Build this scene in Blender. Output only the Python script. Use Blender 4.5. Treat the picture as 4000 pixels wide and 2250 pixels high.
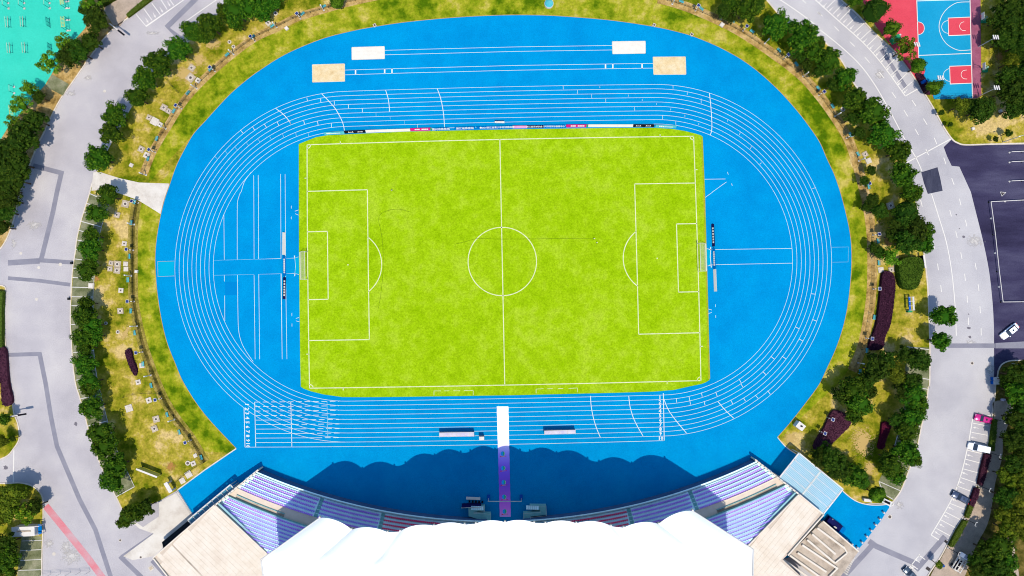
import bpy, bmesh, math, random
from mathutils import Vector, Matrix
random.seed(7)
sc = bpy.context.scene
for o in list(bpy.data.objects): bpy.data.objects.remove(o)

# ------------------------------------------------------------------ camera
HC = 177.97                      # flying height in metres
FPX = 2606.45                    # focal length in photo pixels (4000 wide)
TX, TY = 0.00508, 0.02724        # slight tilt off the plumb line
n_ = Vector((TX, TY, 1)).normalized()            # ground normal in camera axes (x right, y down, z forward)
zw = -n_
xw = (Vector((1, 0, 0)) - n_ * n_.x).normalized()
yw = zw.cross(xw)
CAMH = HC / Vector((TX, TY, 1)).length
def w_from_c(v): return Vector((v.dot(xw), v.dot(yw), v.dot(zw)))
cx_, cy_, cz_ = w_from_c(Vector((1, 0, 0))), w_from_c(Vector((0, -1, 0))), w_from_c(Vector((0, 0, -1)))
cam_d = bpy.data.cameras.new('camera'); cam = bpy.data.objects.new('camera', cam_d)
sc.collection.objects.link(cam)
M = Matrix.Identity(4)
for i in range(3):
    M[i][0], M[i][1], M[i][2] = cx_[i], cy_[i], cz_[i]
M[2][3] = CAMH
cam.matrix_world = M
cam_d.sensor_width = 36; cam_d.lens = 36 * FPX / 4000; cam_d.clip_start = 1; cam_d.clip_end = 4000
sc.camera = cam

# ------------------------------------------------------------------ light
SUNV = Vector((-2.3, 8.2, -19.6)).normalized()   # direction the light travels
elev = math.asin(-SUNV.z)
W = bpy.data.worlds.new('World'); sc.world = W; W.use_nodes = True
nt = W.node_tree; bg = nt.nodes['Background']
sky = nt.nodes.new('ShaderNodeTexSky'); sky.sky_type = 'NISHITA'; sky.sun_disc = False
sky.sun_elevation = elev; sky.sun_rotation = math.atan2(-SUNV.x, -SUNV.y)
sky.air_density = 1.0; sky.dust_density = 0.6; sky.ozone_density = 6.0
nt.links.new(sky.outputs[0], bg.inputs[0]); bg.inputs[1].default_value = 0.15
sd = bpy.data.lights.new('sun', 'SUN'); sd.energy = 3.0; sd.angle = math.radians(0.5); sd.color = (1, .94, .86)
so = bpy.data.objects.new('sun', sd); sc.collection.objects.link(so)
so.rotation_euler = (-SUNV).to_track_quat('Z', 'Y').to_euler(); so.location = (0, 0, 120)
sc.cycles.pixel_filter_type = 'BLACKMAN_HARRIS'; sc.cycles.filter_width = 1.05
sc.view_settings.view_transform = 'Standard'; sc.view_settings.look = 'None'
sc.view_settings.gamma = 1; sc.view_settings.use_curve_mapping = False
sc.view_settings.exposure = 0.92
KE = (1.95, 2.1, 2.45)           # sunlit display value of a surface of reflectance 1

# ------------------------------------------------------------------ pixel -> place
def P(px, py, z=0.0):
    d = w_from_c(Vector(((px - 2000) / FPX, (py - 1125) / FPX, 1)))
    t = (z - CAMH) / d.z
    return Vector((d.x * t, d.y * t, z))
S = 1.9325
def T(c, r, *xy): return [(800 * c + xy[i] / S, 750 * r + xy[i + 1] / S) for i in range(0, len(xy), 2)]
def Z(x0, y0, s, *xy): return [(x0 + xy[i] / s, y0 + xy[i + 1] / s) for i in range(0, len(xy), 2)]
Z5 = lambda *a: Z(3440, 0, 3.45, *a)
Z7 = lambda *a: Z(3000, 1720, 2.734, *a)
Z8 = lambda *a: Z(500, 1750, 2.898, *a)
Z4 = lambda *a: Z(0, 0, 3.623, *a)
Z6 = lambda *a: Z(1700, 1640, 3.293, *a)
# field frame (metres, x along the pitch, y towards the stand) -> photo pixel
fa, fcx, fcy, fk, fox, foy = -0.0205, -2.59629, -7.09767, -0.01267, -0.11769, 0.05138
def F(X, Y):
    c, s = math.cos(fa), math.sin(fa)
    x = c * X - s * Y + fcx; y = s * X + c * Y + fcy
    d = HC - TX * x - TY * y
    u, v = FPX * x / d / 1e3, FPX * y / d / 1e3
    g = 1 + fk * (u * u + v * v)
    return (2000 + 1e3 * u * g, 1125 + 1e3 * v * g)
def smooth(pts, n=6, closed=False):
    out = []; L = len(pts); rng = L if closed else L - 1
    for i in range(rng):
        if closed: a, b, c, d = pts[i - 1], pts[i], pts[(i + 1) % L], pts[(i + 2) % L]
        else: a, b, c, d = pts[max(i - 1, 0)], pts[i], pts[i + 1], pts[min(i + 2, L - 1)]
        for k in range(n):
            t = k / n
            out.append(tuple(.5 * (2 * b[j] + (c[j] - a[j]) * t + (2 * a[j] - 5 * b[j] + 4 * c[j] - d[j]) * t * t + (3 * b[j] - a[j] - 3 * c[j] + d[j]) * t ** 3) for j in (0, 1)))
    if not closed: out.append(tuple(pts[-1]))
    return out
def inside(pt, poly):
    x, y = pt; r = False; j = len(poly) - 1
    for i in range(len(poly)):
        xi, yi = poly[i]; xj, yj = poly[j]
        if (yi > y) != (yj > y) and x < (xj - xi) * (y - yi) / (yj - yi) + xi: r = not r
        j = i
    return r
def px_of(v):
    d = Vector((v[0], v[1], v[2] - CAMH))
    c = Vector((d.dot(cx_), -d.dot(cy_), -d.dot(cz_)))
    return (2000 + FPX * c.x / c.z, 1125 + FPX * c.y / c.z)

# ------------------------------------------------------------------ materials
def lin(c):
    return tuple((v / 255 / 12.92 if v <= 10.3 else ((v / 255 + .055) / 1.055) ** 2.4) for v in c)
def A(r, g, b):                  # reflectance of a surface that shows as this colour in full sun
    return tuple(min(.8, max(.0005, v / k)) for v, k in zip(lin((r, g, b)), KE)) + (1,)
MATS = {}
def mat(name, cols, scale=.25, detail=4, grain=0, gscale=3.0, rough=.85, bump=0, spec=.0, metallic=0, lo=.3, hi=.7, streak=None, big=0):
    if name in MATS: return MATS[name]
    m = bpy.data.materials.new(name); m.use_nodes = True; t = m.node_tree; N = t.nodes; L = t.links
    b = N['Principled BSDF']; b.inputs['Roughness'].default_value = rough; b.inputs['Metallic'].default_value = metallic
    b.inputs['Specular IOR Level'].default_value = spec
    geo = N.new('ShaderNodeNewGeometry')
    if len(cols) == 1: cols = [cols[0], tuple(min(1, v * 1.06) for v in cols[0][:3]) + (1,)]
    vec = geo.outputs['Position']
    if streak:
        mp = N.new('ShaderNodeMapping'); mp.inputs['Scale'].default_value = streak; L.new(vec, mp.inputs['Vector']); vec = mp.outputs[0]
    nz = N.new('ShaderNodeTexNoise'); nz.inputs['Scale'].default_value = scale; nz.inputs['Detail'].default_value = detail; nz.inputs['Roughness'].default_value = .6
    L.new(vec, nz.inputs['Vector'])
    rp = N.new('ShaderNodeValToRGB'); el = rp.color_ramp.elements
    el[0].position = lo; el[0].color = cols[0]; el[1].position = hi; el[1].color = cols[-1]
    for i, c in enumerate(cols[1:-1]):
        e = el.new(lo + (hi - lo) * (i + 1) / (len(cols) - 1)); e.color = c
    fac = nz.outputs[0]
    if big:
        n2 = N.new('ShaderNodeTexNoise'); n2.inputs['Scale'].default_value = scale * .22; n2.inputs['Detail'].default_value = 5; n2.inputs['Roughness'].default_value = .55; L.new(vec, n2.inputs['Vector'])
        s2 = N.new('ShaderNodeMath'); s2.operation = 'MULTIPLY_ADD'; s2.inputs[1].default_value = big; s2.inputs[2].default_value = -.5 * big; L.new(n2.outputs[0], s2.inputs[0])
        s3 = N.new('ShaderNodeMath'); s3.operation = 'ADD'; L.new(fac, s3.inputs[0]); L.new(s2.outputs[0], s3.inputs[1]); fac = s3.outputs[0]
    L.new(fac, rp.inputs[0]); out = rp.outputs[0]
    if grain:
        g = N.new('ShaderNodeTexNoise'); g.inputs['Scale'].default_value = gscale; g.inputs['Detail'].default_value = 3; g.inputs['Roughness'].default_value = .75
        L.new(geo.outputs['Position'], g.inputs['Vector'])
        mr = N.new('ShaderNodeMapRange'); mr.inputs['From Min'].default_value = .25; mr.inputs['From Max'].default_value = .75
        mr.inputs['To Min'].default_value = 1 - grain; mr.inputs['To Max'].default_value = 1 + grain
        L.new(g.outputs[0], mr.inputs[0])
        mx = N.new('ShaderNodeVectorMath'); mx.operation = 'SCALE'; L.new(out, mx.inputs[0]); L.new(mr.outputs[0], mx.inputs['Scale']); out = mx.outputs[0]
        if bump:
            bp = N.new('ShaderNodeBump'); bp.inputs['Strength'].default_value = bump; bp.inputs['Distance'].default_value = .1
            L.new(g.outputs[0], bp.inputs['Height']); L.new(bp.outputs[0], b.inputs['Normal'])
    L.new(out, b.inputs['Base Color'])
    MATS[name] = m; return m
def leafmat(name, c1, c2, c3):
    m = bpy.data.materials.new(name); m.use_nodes = True; t = m.node_tree; N = t.nodes; L = t.links
    b = N['Principled BSDF']; b.inputs['Roughness'].default_value = .8; b.inputs['Specular IOR Level'].default_value = .06
    geo = N.new('ShaderNodeNewGeometry'); oi = N.new('ShaderNodeObjectInfo')
    rp = N.new('ShaderNodeValToRGB'); e = rp.color_ramp.elements
    e[0].color = c1; e[1].color = c3; k = e.new(.55); k.color = c2
    L.new(geo.outputs['Random Per Island'], rp.inputs[0])
    hs = N.new('ShaderNodeHueSaturation'); mr = N.new('ShaderNodeMapRange')
    mr.inputs['To Min'].default_value = .75; mr.inputs['To Max'].default_value = 1.25
    L.new(oi.outputs['Random'], mr.inputs[0]); L.new(mr.outputs[0], hs.inputs['Value']); L.new(rp.outputs[0], hs.inputs['Color'])
    mr2 = N.new('ShaderNodeMapRange'); mr2.inputs['To Min'].default_value = .475; mr2.inputs['To Max'].default_value = .515
    L.new(oi.outputs['Random'], mr2.inputs[0]); L.new(mr2.outputs[0], hs.inputs['Hue'])
    L.new(hs.outputs[0], b.inputs['Base Color'])
    tr = N.new('ShaderNodeBsdfTranslucent'); L.new(hs.outputs[0], tr.inputs['Color'])
    mx = N.new('ShaderNodeMixShader'); mx.inputs[0].default_value = .25
    L.new(b.outputs[0], mx.inputs[1]); L.new(tr.outputs[0], mx.inputs[2]); L.new(mx.outputs[0], N['Material Output'].inputs[0])
    MATS[name] = m; return m
def glassmat(name, col, alpha):
    m = bpy.data.materials.new(name); m.use_nodes = True; t = m.node_tree; N = t.nodes; L = t.links
    b = N['Principled BSDF']; b.inputs['Base Color'].default_value = col; b.inputs['Roughness'].default_value = .25
    b.inputs['Alpha'].default_value = alpha
    MATS[name] = m; return m

M_track = mat('track_rubber', [A(0, 150, 226), A(0, 157, 232), A(0, 163, 236)], .2, 6, .17, 4.0, .8, .25, big=.9)
M_trackpale = mat('track_rubber_pale', [A(0, 178, 232), A(8, 186, 236)], .2, 3, .08, 5.0, .8)
M_trackdeep = mat('track_rubber_deep', [A(0, 138, 220), A(0, 144, 226)], .2, 3, .08, 5.0, .8)
M_pitch = mat('pitch_grass', [A(150, 196, 8), A(165, 208, 22), A(180, 216, 52)], .3, 8, .3, 2.4, .9, .5, lo=.28, hi=.72, big=.7)
M_pitchedge = mat('pitch_edge', [A(150, 190, 10), A(190, 180, 70)], .5, 5, .25, 2.6, .9, .4)
M_lawn = mat('dry_lawn', [A(98, 118, 16), A(150, 150, 40), A(188, 174, 70), A(224, 200, 138)], .3, 10, .38, 1.8, .95, .7, lo=.3, hi=.7, big=1.1)
M_verge = mat('mown_verge', [A(82, 116, 12), A(136, 156, 26), A(174, 178, 48), A(206, 194, 100)], .3, 10, .3, 1.8, .95, .6, lo=.3, hi=.72, big=1.2)
M_soil = mat('dry_soil', [A(120, 96, 48), A(196, 166, 104), A(222, 196, 144)], .35, 7, .35, 2.0, .95, .6)
M_sandy = mat('bare_earth', [A(190, 150, 96), A(214, 180, 122)], .4, 6, .2, 3.0, .95, .4)
M_ditch = mat('damp_ditch', [A(56, 60, 22), A(104, 98, 46), A(150, 130, 76)], .5, 6, .3, 3.0, .95, .5)
M_dryditch = mat('dry_ditch_bank', [A(110, 112, 40), A(158, 146, 70), A(190, 170, 106)], .5, 8, .35, 2.0, .95, .5)
M_road = mat('grey_asphalt', [A(184, 183, 196), A(202, 201, 212), A(218, 217, 224)], .07, 9, .15, 4.0, .9, .2, lo=.3, hi=.7)
M_roadE = mat('pale_asphalt', [A(186, 187, 200), A(203, 204, 215), A(217, 218, 227)], .07, 9, .13, 4.0, .9, .2)
M_dark = mat('new_asphalt', [A(48, 46, 74), A(68, 66, 100), A(92, 92, 124)], .12, 7, .22, 3.0, .8, .2, streak=(.35, 1.4, 1))
M_patch = mat('trench_patch', [A(142, 144, 164), A(160, 162, 180)], .3, 5, .1, 4.0, .9)
M_patchdk = mat('black_patch', [A(60, 64, 88), A(84, 88, 112)], .4, 6, .2, 3.0, .9, streak=(2, .4, 1))
M_redband = mat('red_paint_band', [A(232, 132, 148), A(226, 158, 172), A(214, 186, 198)], .22, 6, .12, 4.0, .9)
M_conc = mat('pale_concrete', [A(214, 208, 204), A(236, 233, 230), A(246, 245, 244)], .25, 6, .08, 4.0, .9)
M_kerb = mat('kerb_stone', [A(222, 212, 202), A(246, 240, 234)], .6, 5, .1, 4.0, .9)
M_pave = mat('sidewalk_paving', [A(176, 162, 150), A(206, 190, 176)], .5, 5, .14, 4.0, .9)
M_paver = mat('grass_pavers', [A(96, 106, 70), A(136, 142, 112), A(170, 170, 146)], .3, 8, .34, 5.0, .95, .4)
M_white = mat('white_paint', [A(246, 247, 248), A(255, 255, 255)], 1.2, 4, .05, 5.0, .7)
M_lane = mat('lane_paint', [A(226, 246, 255), A(255, 255, 255)], .6, 5, 0, 5, .7)
M_chalk = mat('chalk_line', [A(214, 232, 170), A(246, 250, 226)], .8, 6, .1, 5.0, .9)
M_worn = mat('worn_paint', [A(212, 214, 222), A(250, 250, 252)], .7, 7, .08, 5.0, .8)
M_thin = mat('thin_paint', [A(110, 200, 240), A(190, 228, 248)], .6, 5, 0, 5, .7)
M_court = mat('teal_court', [A(56, 218, 198), A(74, 230, 210)], .08, 6, .16, 4.0, .85, .2)
M_bblue = mat('court_blue', [A(28, 166, 222), A(40, 176, 230)], .15, 5, .12, 4.0, .8)
M_bred = mat('court_red', [A(228, 76, 98), A(240, 92, 112)], .15, 5, .12, 4.0, .8)
M_maroon = mat('court_surround', [A(150, 82, 116), A(186, 116, 146)], .3, 6, .2, 4.0, .9)
M_sand = mat('sand', [A(232, 206, 158), A(246, 226, 184), A(250, 236, 204)], .6, 7, .14, 3.0, .95, .4)
M_sheet = mat('white_cover', [A(244, 242, 236), A(254, 253, 250)], .5, 5, .04, 3, .8, .2)
M_roof = mat('white_membrane', [(.68, .68, .65, 1), (.71, .71, .68, 1)], .15, 4, .02, 2, .5)
M_deck = mat('deck_slab', [A(240, 228, 216), A(250, 241, 231), A(255, 249, 242)], .35, 6, .05, 3, .85)
M_deckbase = mat('deck_joint', [A(222, 210, 200), A(230, 220, 210)], .4, 5, .1, 3, .9)
M_beige = mat('concourse_floor', [A(238, 224, 210), A(250, 240, 230)], .5, 6, .07, 3, .85)
M_step = mat('painted_step', [(.48, .68, .68, 1), (.58, .78, .78, 1)], .4, 6, .06, 3, .8)  # white steps; the teal tint puts the sky colour of shade into them
M_teal = mat('teal_paint', [A(126, 206, 216), A(156, 222, 230)], .6, 6, .1, 3, .8)
M_fwall = mat('front_wall_shade', [(.03, .07, .14, 1), (.05, .1, .18, 1)], .4, 6, .1, 3, .9)  # deep shade on the wall face is put into this dark blue
M_gutter = mat('pale_blue_gutter', [A(150, 214, 236), A(180, 228, 244)], .6, 5, .06, 3, .8)
M_stain = mat('stained_concrete', [A(150, 140, 130), A(206, 194, 182), A(226, 216, 206)], .3, 7, .14, 3, .95)
M_beam = mat('pale_beam', [A(240, 232, 222), A(250, 246, 240)], .4, 5, .05, 3, .85)
M_violet = mat('violet_plastic', [(.36, .13, .56, 1), (.44, .19, .66, 1)], .8, 3, .06, 3, .5)
M_bluev = mat('blue_violet_plastic', [(.27, .17, .58, 1), (.35, .24, .68, 1)], .8, 3, .06, 3, .5)
M_red = mat('red_plastic', [(.62, .008, .09, 1), (.7, .015, .12, 1)], .8, 3, .06, 3, .5)
M_steel = mat('pale_steel', [A(216, 222, 228), A(232, 236, 240)], 1, 3, .04, 3, .45, spec=.5)
M_dsteel = mat('dark_steel', [A(40, 46, 52), A(58, 64, 70)], 1, 3, .05, 3, .6)
M_wire = mat('wire', [A(52, 60, 50), A(70, 78, 66)], 1, 3, 0, 3, .7)
M_net = mat('net_cord', [A(226, 238, 214), A(244, 250, 238)], 1, 3, 0, 3, .8)
M_plast = mat('white_plastic', [A(236, 236, 240), A(250, 250, 252)], 1, 3, .03, 3, .4)
M_lilac = mat('lilac_acrylic', [A(206, 204, 246), A(232, 232, 252)], .6, 4, .03, 3, .3)
M_navy = mat('navy', [A(22, 26, 84), A(34, 38, 104)], .6, 4, .05, 3, .6)
M_black = mat('black', [A(26, 26, 34), A(40, 40, 50)], .6, 4, .05, 3, .6)
M_blue = mat('blue_plastic', [A(20, 96, 206), A(34, 112, 220)], .6, 4, .05, 3, .5)
M_bboard = mat('blue_board', [A(0, 120, 214), A(0, 132, 224)], .6, 4, .03, 3, .5)
M_cyan = mat('turquoise_paint', [A(70, 190, 214), A(110, 212, 228)], .8, 4, .06, 3, .6)
M_pv = mat('solar_cell', [A(30, 44, 112), A(46, 66, 150)], 3, 3, .08, 6, .25, spec=.6)
M_pink = mat('magenta_print', [A(226, 20, 130), A(240, 50, 150)], .5, 3, 0, 3, .6)
M_lpink = mat('pale_pink_print', [A(236, 150, 220), A(246, 190, 236)], .5, 3, 0, 3, .6)
M_green = mat('green_paint', [A(40, 150, 104), A(66, 176, 128)], .6, 4, .06, 3, .6)
M_lgreen = mat('pale_green_paint', [A(150, 224, 200), A(184, 236, 220)], .6, 4, .06, 3, .6)
M_yellow = mat('yellow_paint', [A(226, 222, 96), A(240, 236, 130)], .6, 4, .05, 3, .6)
M_cream = mat('cream_paint', [A(206, 222, 196), A(226, 234, 212)], .6, 4, .05, 3, .6)
M_tealmetal = mat('teal_metal', [A(20, 130, 134), A(30, 150, 152)], .6, 4, .05, 3, .6)
M_iron = mat('cast_iron', [A(96, 90, 92), A(128, 120, 120)], 1.5, 5, .15, 4, .8)
M_cover = mat('concrete_ring', [A(222, 216, 210), A(240, 236, 232)], 1, 5, .1, 4, .9)
M_pad = mat('weathered_pad', [A(186, 174, 156), A(220, 208, 192)], .8, 6, .14, 4, .9)
M_bark = mat('bark', [A(84, 70, 56), A(120, 104, 86)], 1.5, 6, .2, 4, .95)
M_brown = mat('brown_hose', [A(84, 120, 24), A(104, 136, 36)], 1, 3, 0, 3, .9)
M_tint = mat('car_glass', [(.012, .016, .022, 1), (.02, .026, .034, 1)], 1, 2, 0, 3, .08, spec=.8)
M_tyre = mat('tyre_rubber', [(.02, .02, .02, 1), (.03, .03, .03, 1)], 1, 2, 0, 3, .85)
M_lamp = mat('lamp_lens', [(.6, .62, .65, 1), (.7, .72, .74, 1)], 1, 2, 0, 3, .15, spec=.6)
M_tail = mat('tail_lens', [(.35, .02, .02, 1), (.4, .03, .03, 1)], 1, 2, 0, 3, .2)
def paint(name, c, met=.0): return mat(name, [c, tuple(min(1, v * 1.05) for v in c[:3]) + (1,)], .7, 2, 0, 3, .22, 0, .6, met)
M_cwhite = paint('white_car_paint', (.72, .73, .75, 1)); M_cpink = paint('crimson_car_paint', (.42, .012, .14, 1), .2)
M_cnavy = paint('dark_blue_car_paint', (.035, .05, .085, 1), .3); M_cgrey = paint('slate_car_paint', (.04, .06, .08, 1), .3)
G_blue = glassmat('blue_polycarbonate', (.2, .47, .58, 1), .62)
G_teal = glassmat('teal_polycarbonate', A(70, 150, 186), .8)
L_mid = leafmat('leaf_mid', (.008, .032, .001, 1), (.021, .066, .002, 1), (.07, .13, .005, 1))
L_bright = leafmat('leaf_bright', (.026, .07, .002, 1), (.068, .14, .004, 1), (.13, .2, .01, 1))
L_dark = leafmat('leaf_dark', (.008, .025, .001, 1), (.018, .044, .002, 1), (.046, .078, .005, 1))
L_olive = leafmat('leaf_olive', (.022, .042, .001, 1), (.05, .078, .003, 1), (.11, .135, .007, 1))
L_plum = leafmat('leaf_plum', (.016, .004, .009, 1), (.042, .011, .022, 1), (.085, .028, .04, 1))
L_redl = leafmat('leaf_red', (.05, .004, .01, 1), (.09, .006, .016, 1), (.13, .02, .03, 1))
L_hedge = leafmat('leaf_hedge', (.03, .05, .004, 1), (.055, .085, .008, 1), (.1, .13, .02, 1))

# ------------------------------------------------------------------ builders
def setp(o, label=None, cat=None, group=None, kind=None):
    if label: o['label'] = label
    if cat: o['category'] = cat
    if group: o['group'] = group
    if kind: o['kind'] = kind
    return o
def obj(name, vs, fs, m, parent=None, smoothf=False, **kw):
    me = bpy.data.meshes.new(name); me.from_pydata([tuple(v) for v in vs], [], fs); me.update()
    if m: me.materials.append(m)
    if smoothf:
        for p in me.polygons: p.use_smooth = True
    o = bpy.data.objects.new(name, me); sc.collection.objects.link(o)
    if parent: o.parent = parent
    return setp(o, **kw)
def link(name, me, parent=None, **kw):
    o = bpy.data.objects.new(name, me); sc.collection.objects.link(o)
    if parent: o.parent = parent
    return setp(o, **kw)
def thing(name, label, cat, loc=(0, 0, 0), rz=0, group=None):
    o = bpy.data.objects.new(name, None); sc.collection.objects.link(o); o.empty_display_size = .5
    o.location = loc; o.rotation_euler = (0, 0, rz)
    return setp(o, label, cat, group)
def dup(root, loc=None, rz=None, label=None, scale=None):
    r = root.copy(); sc.collection.objects.link(r)
    if loc is not None: r.location = loc
    if rz is not None: r.rotation_euler = (0, 0, rz)
    if scale is not None: r.scale = scale
    if label: r['label'] = label
    for ch in root.children:
        c = ch.copy(); sc.collection.objects.link(c); c.parent = r
        for g in ch.children:
            d = g.copy(); sc.collection.objects.link(d); d.parent = c
    return r
class MB:
    def __init__(s): s.v = []; s.f = []
    def add(s, vs, fs):
        k = len(s.v); s.v += [tuple(v) for v in vs]; s.f += [tuple(i + k for i in f) for f in fs]; return s
    def box(s, c, d, rz=0, taper=1.0):
        x, y, z = d[0] / 2, d[1] / 2, d[2] / 2; cs, sn = math.cos(rz), math.sin(rz); vs = []
        for dz in (-1, 1):
            t = taper if dz > 0 else 1
            for dx, dy in ((-1, -1), (1, -1), (1, 1), (-1, 1)):
                a, b = dx * x * t, dy * y * t
                vs.append((c[0] + a * cs - b * sn, c[1] + a * sn + b * cs, c[2] + dz * z))
        return s.add(vs, [(0, 3, 2, 1), (4, 5, 6, 7), (0, 1, 5, 4), (1, 2, 6, 5), (2, 3, 7, 6), (3, 0, 4, 7)])
    def tube(s, a, b, r0, r1=None, n=8, cap=True):
        a, b = Vector(a), Vector(b); r1 = r0 if r1 is None else r1
        d = (b - a).normalized(); u = d.orthogonal().normalized(); w = d.cross(u); vs = []
        for p, r in ((a, r0), (b, r1)):
            for i in range(n):
                t = 2 * math.pi * i / n; vs.append(p + (u * math.cos(t) + w * math.sin(t)) * r)
        fs = [(i, (i + 1) % n, n + (i + 1) % n, n + i) for i in range(n)]
        if cap: fs += [tuple(range(n))[::-1], tuple(range(n, 2 * n))]
        return s.add(vs, fs)
    def disc(s, c, r, z0, z1, n=20):
        vs = [(c[0] + r * math.cos(2 * math.pi * i / n), c[1] + r * math.sin(2 * math.pi * i / n), z) for z in (z0, z1) for i in range(n)]
        return s.add(vs, [(i, (i + 1) % n, n + (i + 1) % n, n + i) for i in range(n)] + [tuple(range(n, 2 * n))])
    def quad(s, a, b, c, d): return s.add([a, b, c, d], [(0, 1, 2, 3)])
    def slab(s, pts, z0, z1):
        n = len(pts)
        ar = sum(pts[i - 1][0] * pts[i][1] - pts[i][0] * pts[i - 1][1] for i in range(n))
        if ar < 0: pts = pts[::-1]
        vs = [(p[0], p[1], z0) for p in pts] + [(p[0], p[1], z1) for p in pts]
        return s.add(vs, [tuple(range(n, 2 * n))] + [(i, (i + 1) % n, n + (i + 1) % n, n + i) for i in range(n)])
    def build(s, name, m, parent=None, sm=False, **kw): return obj(name, s.v, s.f, m, parent, sm, **kw)
def sheet(name, px, z1, m, z0=None, parent=None, **kw):
    pts = [P(a, b, z1) for a, b in px]
    mb = MB().slab([(p.x, p.y) for p in pts], z1 - .2 if z0 is None else z0, z1)
    return mb.build(name, m, parent, **kw)
def ribbon_pts(w, width):
    n = len(w); L = []; R = []
    for i in range(n):
        a, b = w[max(i - 1, 0)], w[min(i + 1, n - 1)]
        d = Vector((b[0] - a[0], b[1] - a[1])).normalized(); k = Vector((-d.y, d.x))
        f = 1.0
        if 0 < i < n - 1:
            d0 = Vector((w[i][0] - a[0], w[i][1] - a[1])).normalized(); f = 1 / max(.5, abs(Vector((-d0.y, d0.x)).dot(k)))
        k *= width / 2 * f
        L.append((w[i][0] + k.x, w[i][1] + k.y)); R.append((w[i][0] - k.x, w[i][1] - k.y))
    return L, R
def line(name, px, width, z, m, parent, closed=False, th=0, **kw):
    w = [P(a, b, z) for a, b in px]
    w = [(p.x, p.y) for p in w]
    if closed: w = w + [w[0], w[1]]
    L, R = ribbon_pts(w, width); n = len(w)
    if closed: L[0], R[0] = L[-2], R[-2]; L[-1], R[-1] = L[1], R[1]; n -= 1; L, R = L[:n], R[:n]
    vs = [(p[0], p[1], z) for p in L] + [(p[0], p[1], z) for p in R]
    fs = [(i, n + i, n + i + 1, i + 1) for i in range(n - 1)]
    if th:
        vs += [(p[0], p[1], z - th) for p in L] + [(p[0], p[1], z - th) for p in R]
        fs += [(i + 2 * n, i, i + 1, i + 1 + 2 * n) for i in range(n - 1)] + [(n + i, 3 * n + i, 3 * n + i + 1, n + i + 1) for i in range(n - 1)]
        fs += [(0, 2 * n, 3 * n, n), (n - 1, 2 * n - 1, 4 * n - 1, 3 * n - 1)]
    return obj(name, vs, fs, m, parent, **kw)
def kerb(px, parent, w=.3, z=.14, m=None, sm=True):
    return line('kerb', smooth(px, 5) if sm else px, w, z, m or M_kerb, parent, th=.2)
def text_mesh(body, size, m, bold=.0):
    cu = bpy.data.curves.new('lettering', 'FONT'); cu.body = body; cu.size = size; cu.align_x = 'CENTER'; cu.align_y = 'CENTER'
    cu.resolution_u = 1; cu.offset = bold
    o = bpy.data.objects.new('lettering', cu); sc.collection.objects.link(o)
    bpy.context.view_layer.update()
    me = bpy.data.meshes.new_from_object(o.evaluated_get(bpy.context.evaluated_depsgraph_get()))
    bpy.data.objects.remove(o); me.materials.clear(); me.materials.append(m); return me
STR = 'structure'

# ------------------------------------------------------------------ ground, roads, lawns
g = MB().quad((-900, -900, -.4), (900, -900, -.4), (900, 900, -.4), (-900, 900, -.4)).build('ground', M_lawn, kind=STR)
road = sheet('road', [(-900, -700), (2200, -700), (2200, 2900), (-900, 2900)], 0, M_road, -.2, kind=STR)
roade = sheet('ring_road', [(2200, -700), (4900, -700), (4900, 2900), (2200, 2900)], 0, M_roadE, -.2, kind=STR)

lawn_out = (T(1, 0, 260, -180, 200, 0, 100, 95) + T(0, 0, 1546, 215, 1400, 330, 1250, 465, 1100, 630, 970, 840, 880, 1000, 800, 1150, 735, 1280, 690, 1400)
    + T(0, 1, 675, 10, 640, 120, 610, 220, 580, 350, 565, 470, 550, 560, 541, 660, 536, 760, 531, 900, 531, 1000, 540, 1150, 550, 1300, 570, 1449)
    + T(0, 2, 600, 100, 640, 240, 680, 400, 735, 555, 780, 660, 870, 840, 930, 965))
lawn_oute = (T(3, 0, 1000, -180, 1150, 0, 1310, 170) + T(4, 0, -40, 250, 150, 430, 270, 640, 370, 780, 480, 930, 570, 1090, 640, 1230, 700, 1400)
    + T(4, 1, 745, 150, 775, 350, 797, 500, 818, 700, 828, 900, 836, 1170, 834, 1449) + T(4, 2, 824, 30, 805, 180, 767, 350, 740, 480, 690, 620, 620, 800, 552, 895))
lo_s, loe_s = smooth(lawn_out, 4), smooth(lawn_oute, 4)
lawn = sheet('lawn', lo_s + T(0, 2, 1200, 885, 1340, 800) + [(1500, 1900), (2900, 1900)] + T(4, 2, 180, 900, 545, 900) + loe_s[::-1], .12, M_lawn, -.1, kind=STR)
kerb(lawn_out, lawn); kerb(lawn_oute, lawn, .34)

# blue track field
edge = (T(1, 2, 237, 487, 0, 232) + T(0, 1, 1390, 1449, 1320, 1290, 1258, 1130, 1215, 950, 1186, 760, 1173, 600, 1171, 480, 1179, 370, 1195, 260, 1214, 165, 1240, 60)
    + T(0, 0, 1283, 1384, 1330, 1250, 1390, 1130, 1460, 1010) + T(1, 0, 0, 915, 90, 815, 200, 700, 330, 590, 440, 512, 560, 435, 700, 365, 900, 287, 1100, 235, 1300, 197)
    + T(2, 0, 0, 162, 350, 130, 700, 113, 1000, 114, 1250, 128) + T(3, 0, 0, 155, 300, 200, 480, 240, 600, 275, 760, 340, 900, 412, 1000, 475, 1110, 560, 1240, 680, 1350, 800, 1440, 912, 1546, 1065)
    + T(4, 0, 60, 1200, 112, 1310) + T(4, 1, 160, 0, 200, 150, 230, 290, 245, 430, 243, 600, 228, 770, 205, 920, 170, 1060, 120, 1200, 60, 1330) + T(3, 2, 1546, 5, 1440, 150, 1330, 290, 1232, 402))
edge_s = smooth(edge, 5)
mat_edge = smooth(T(4, 2, 180, 810, 240, 860, 300, 893, 380, 912, 470, 913, 530, 905), 4)
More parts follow.
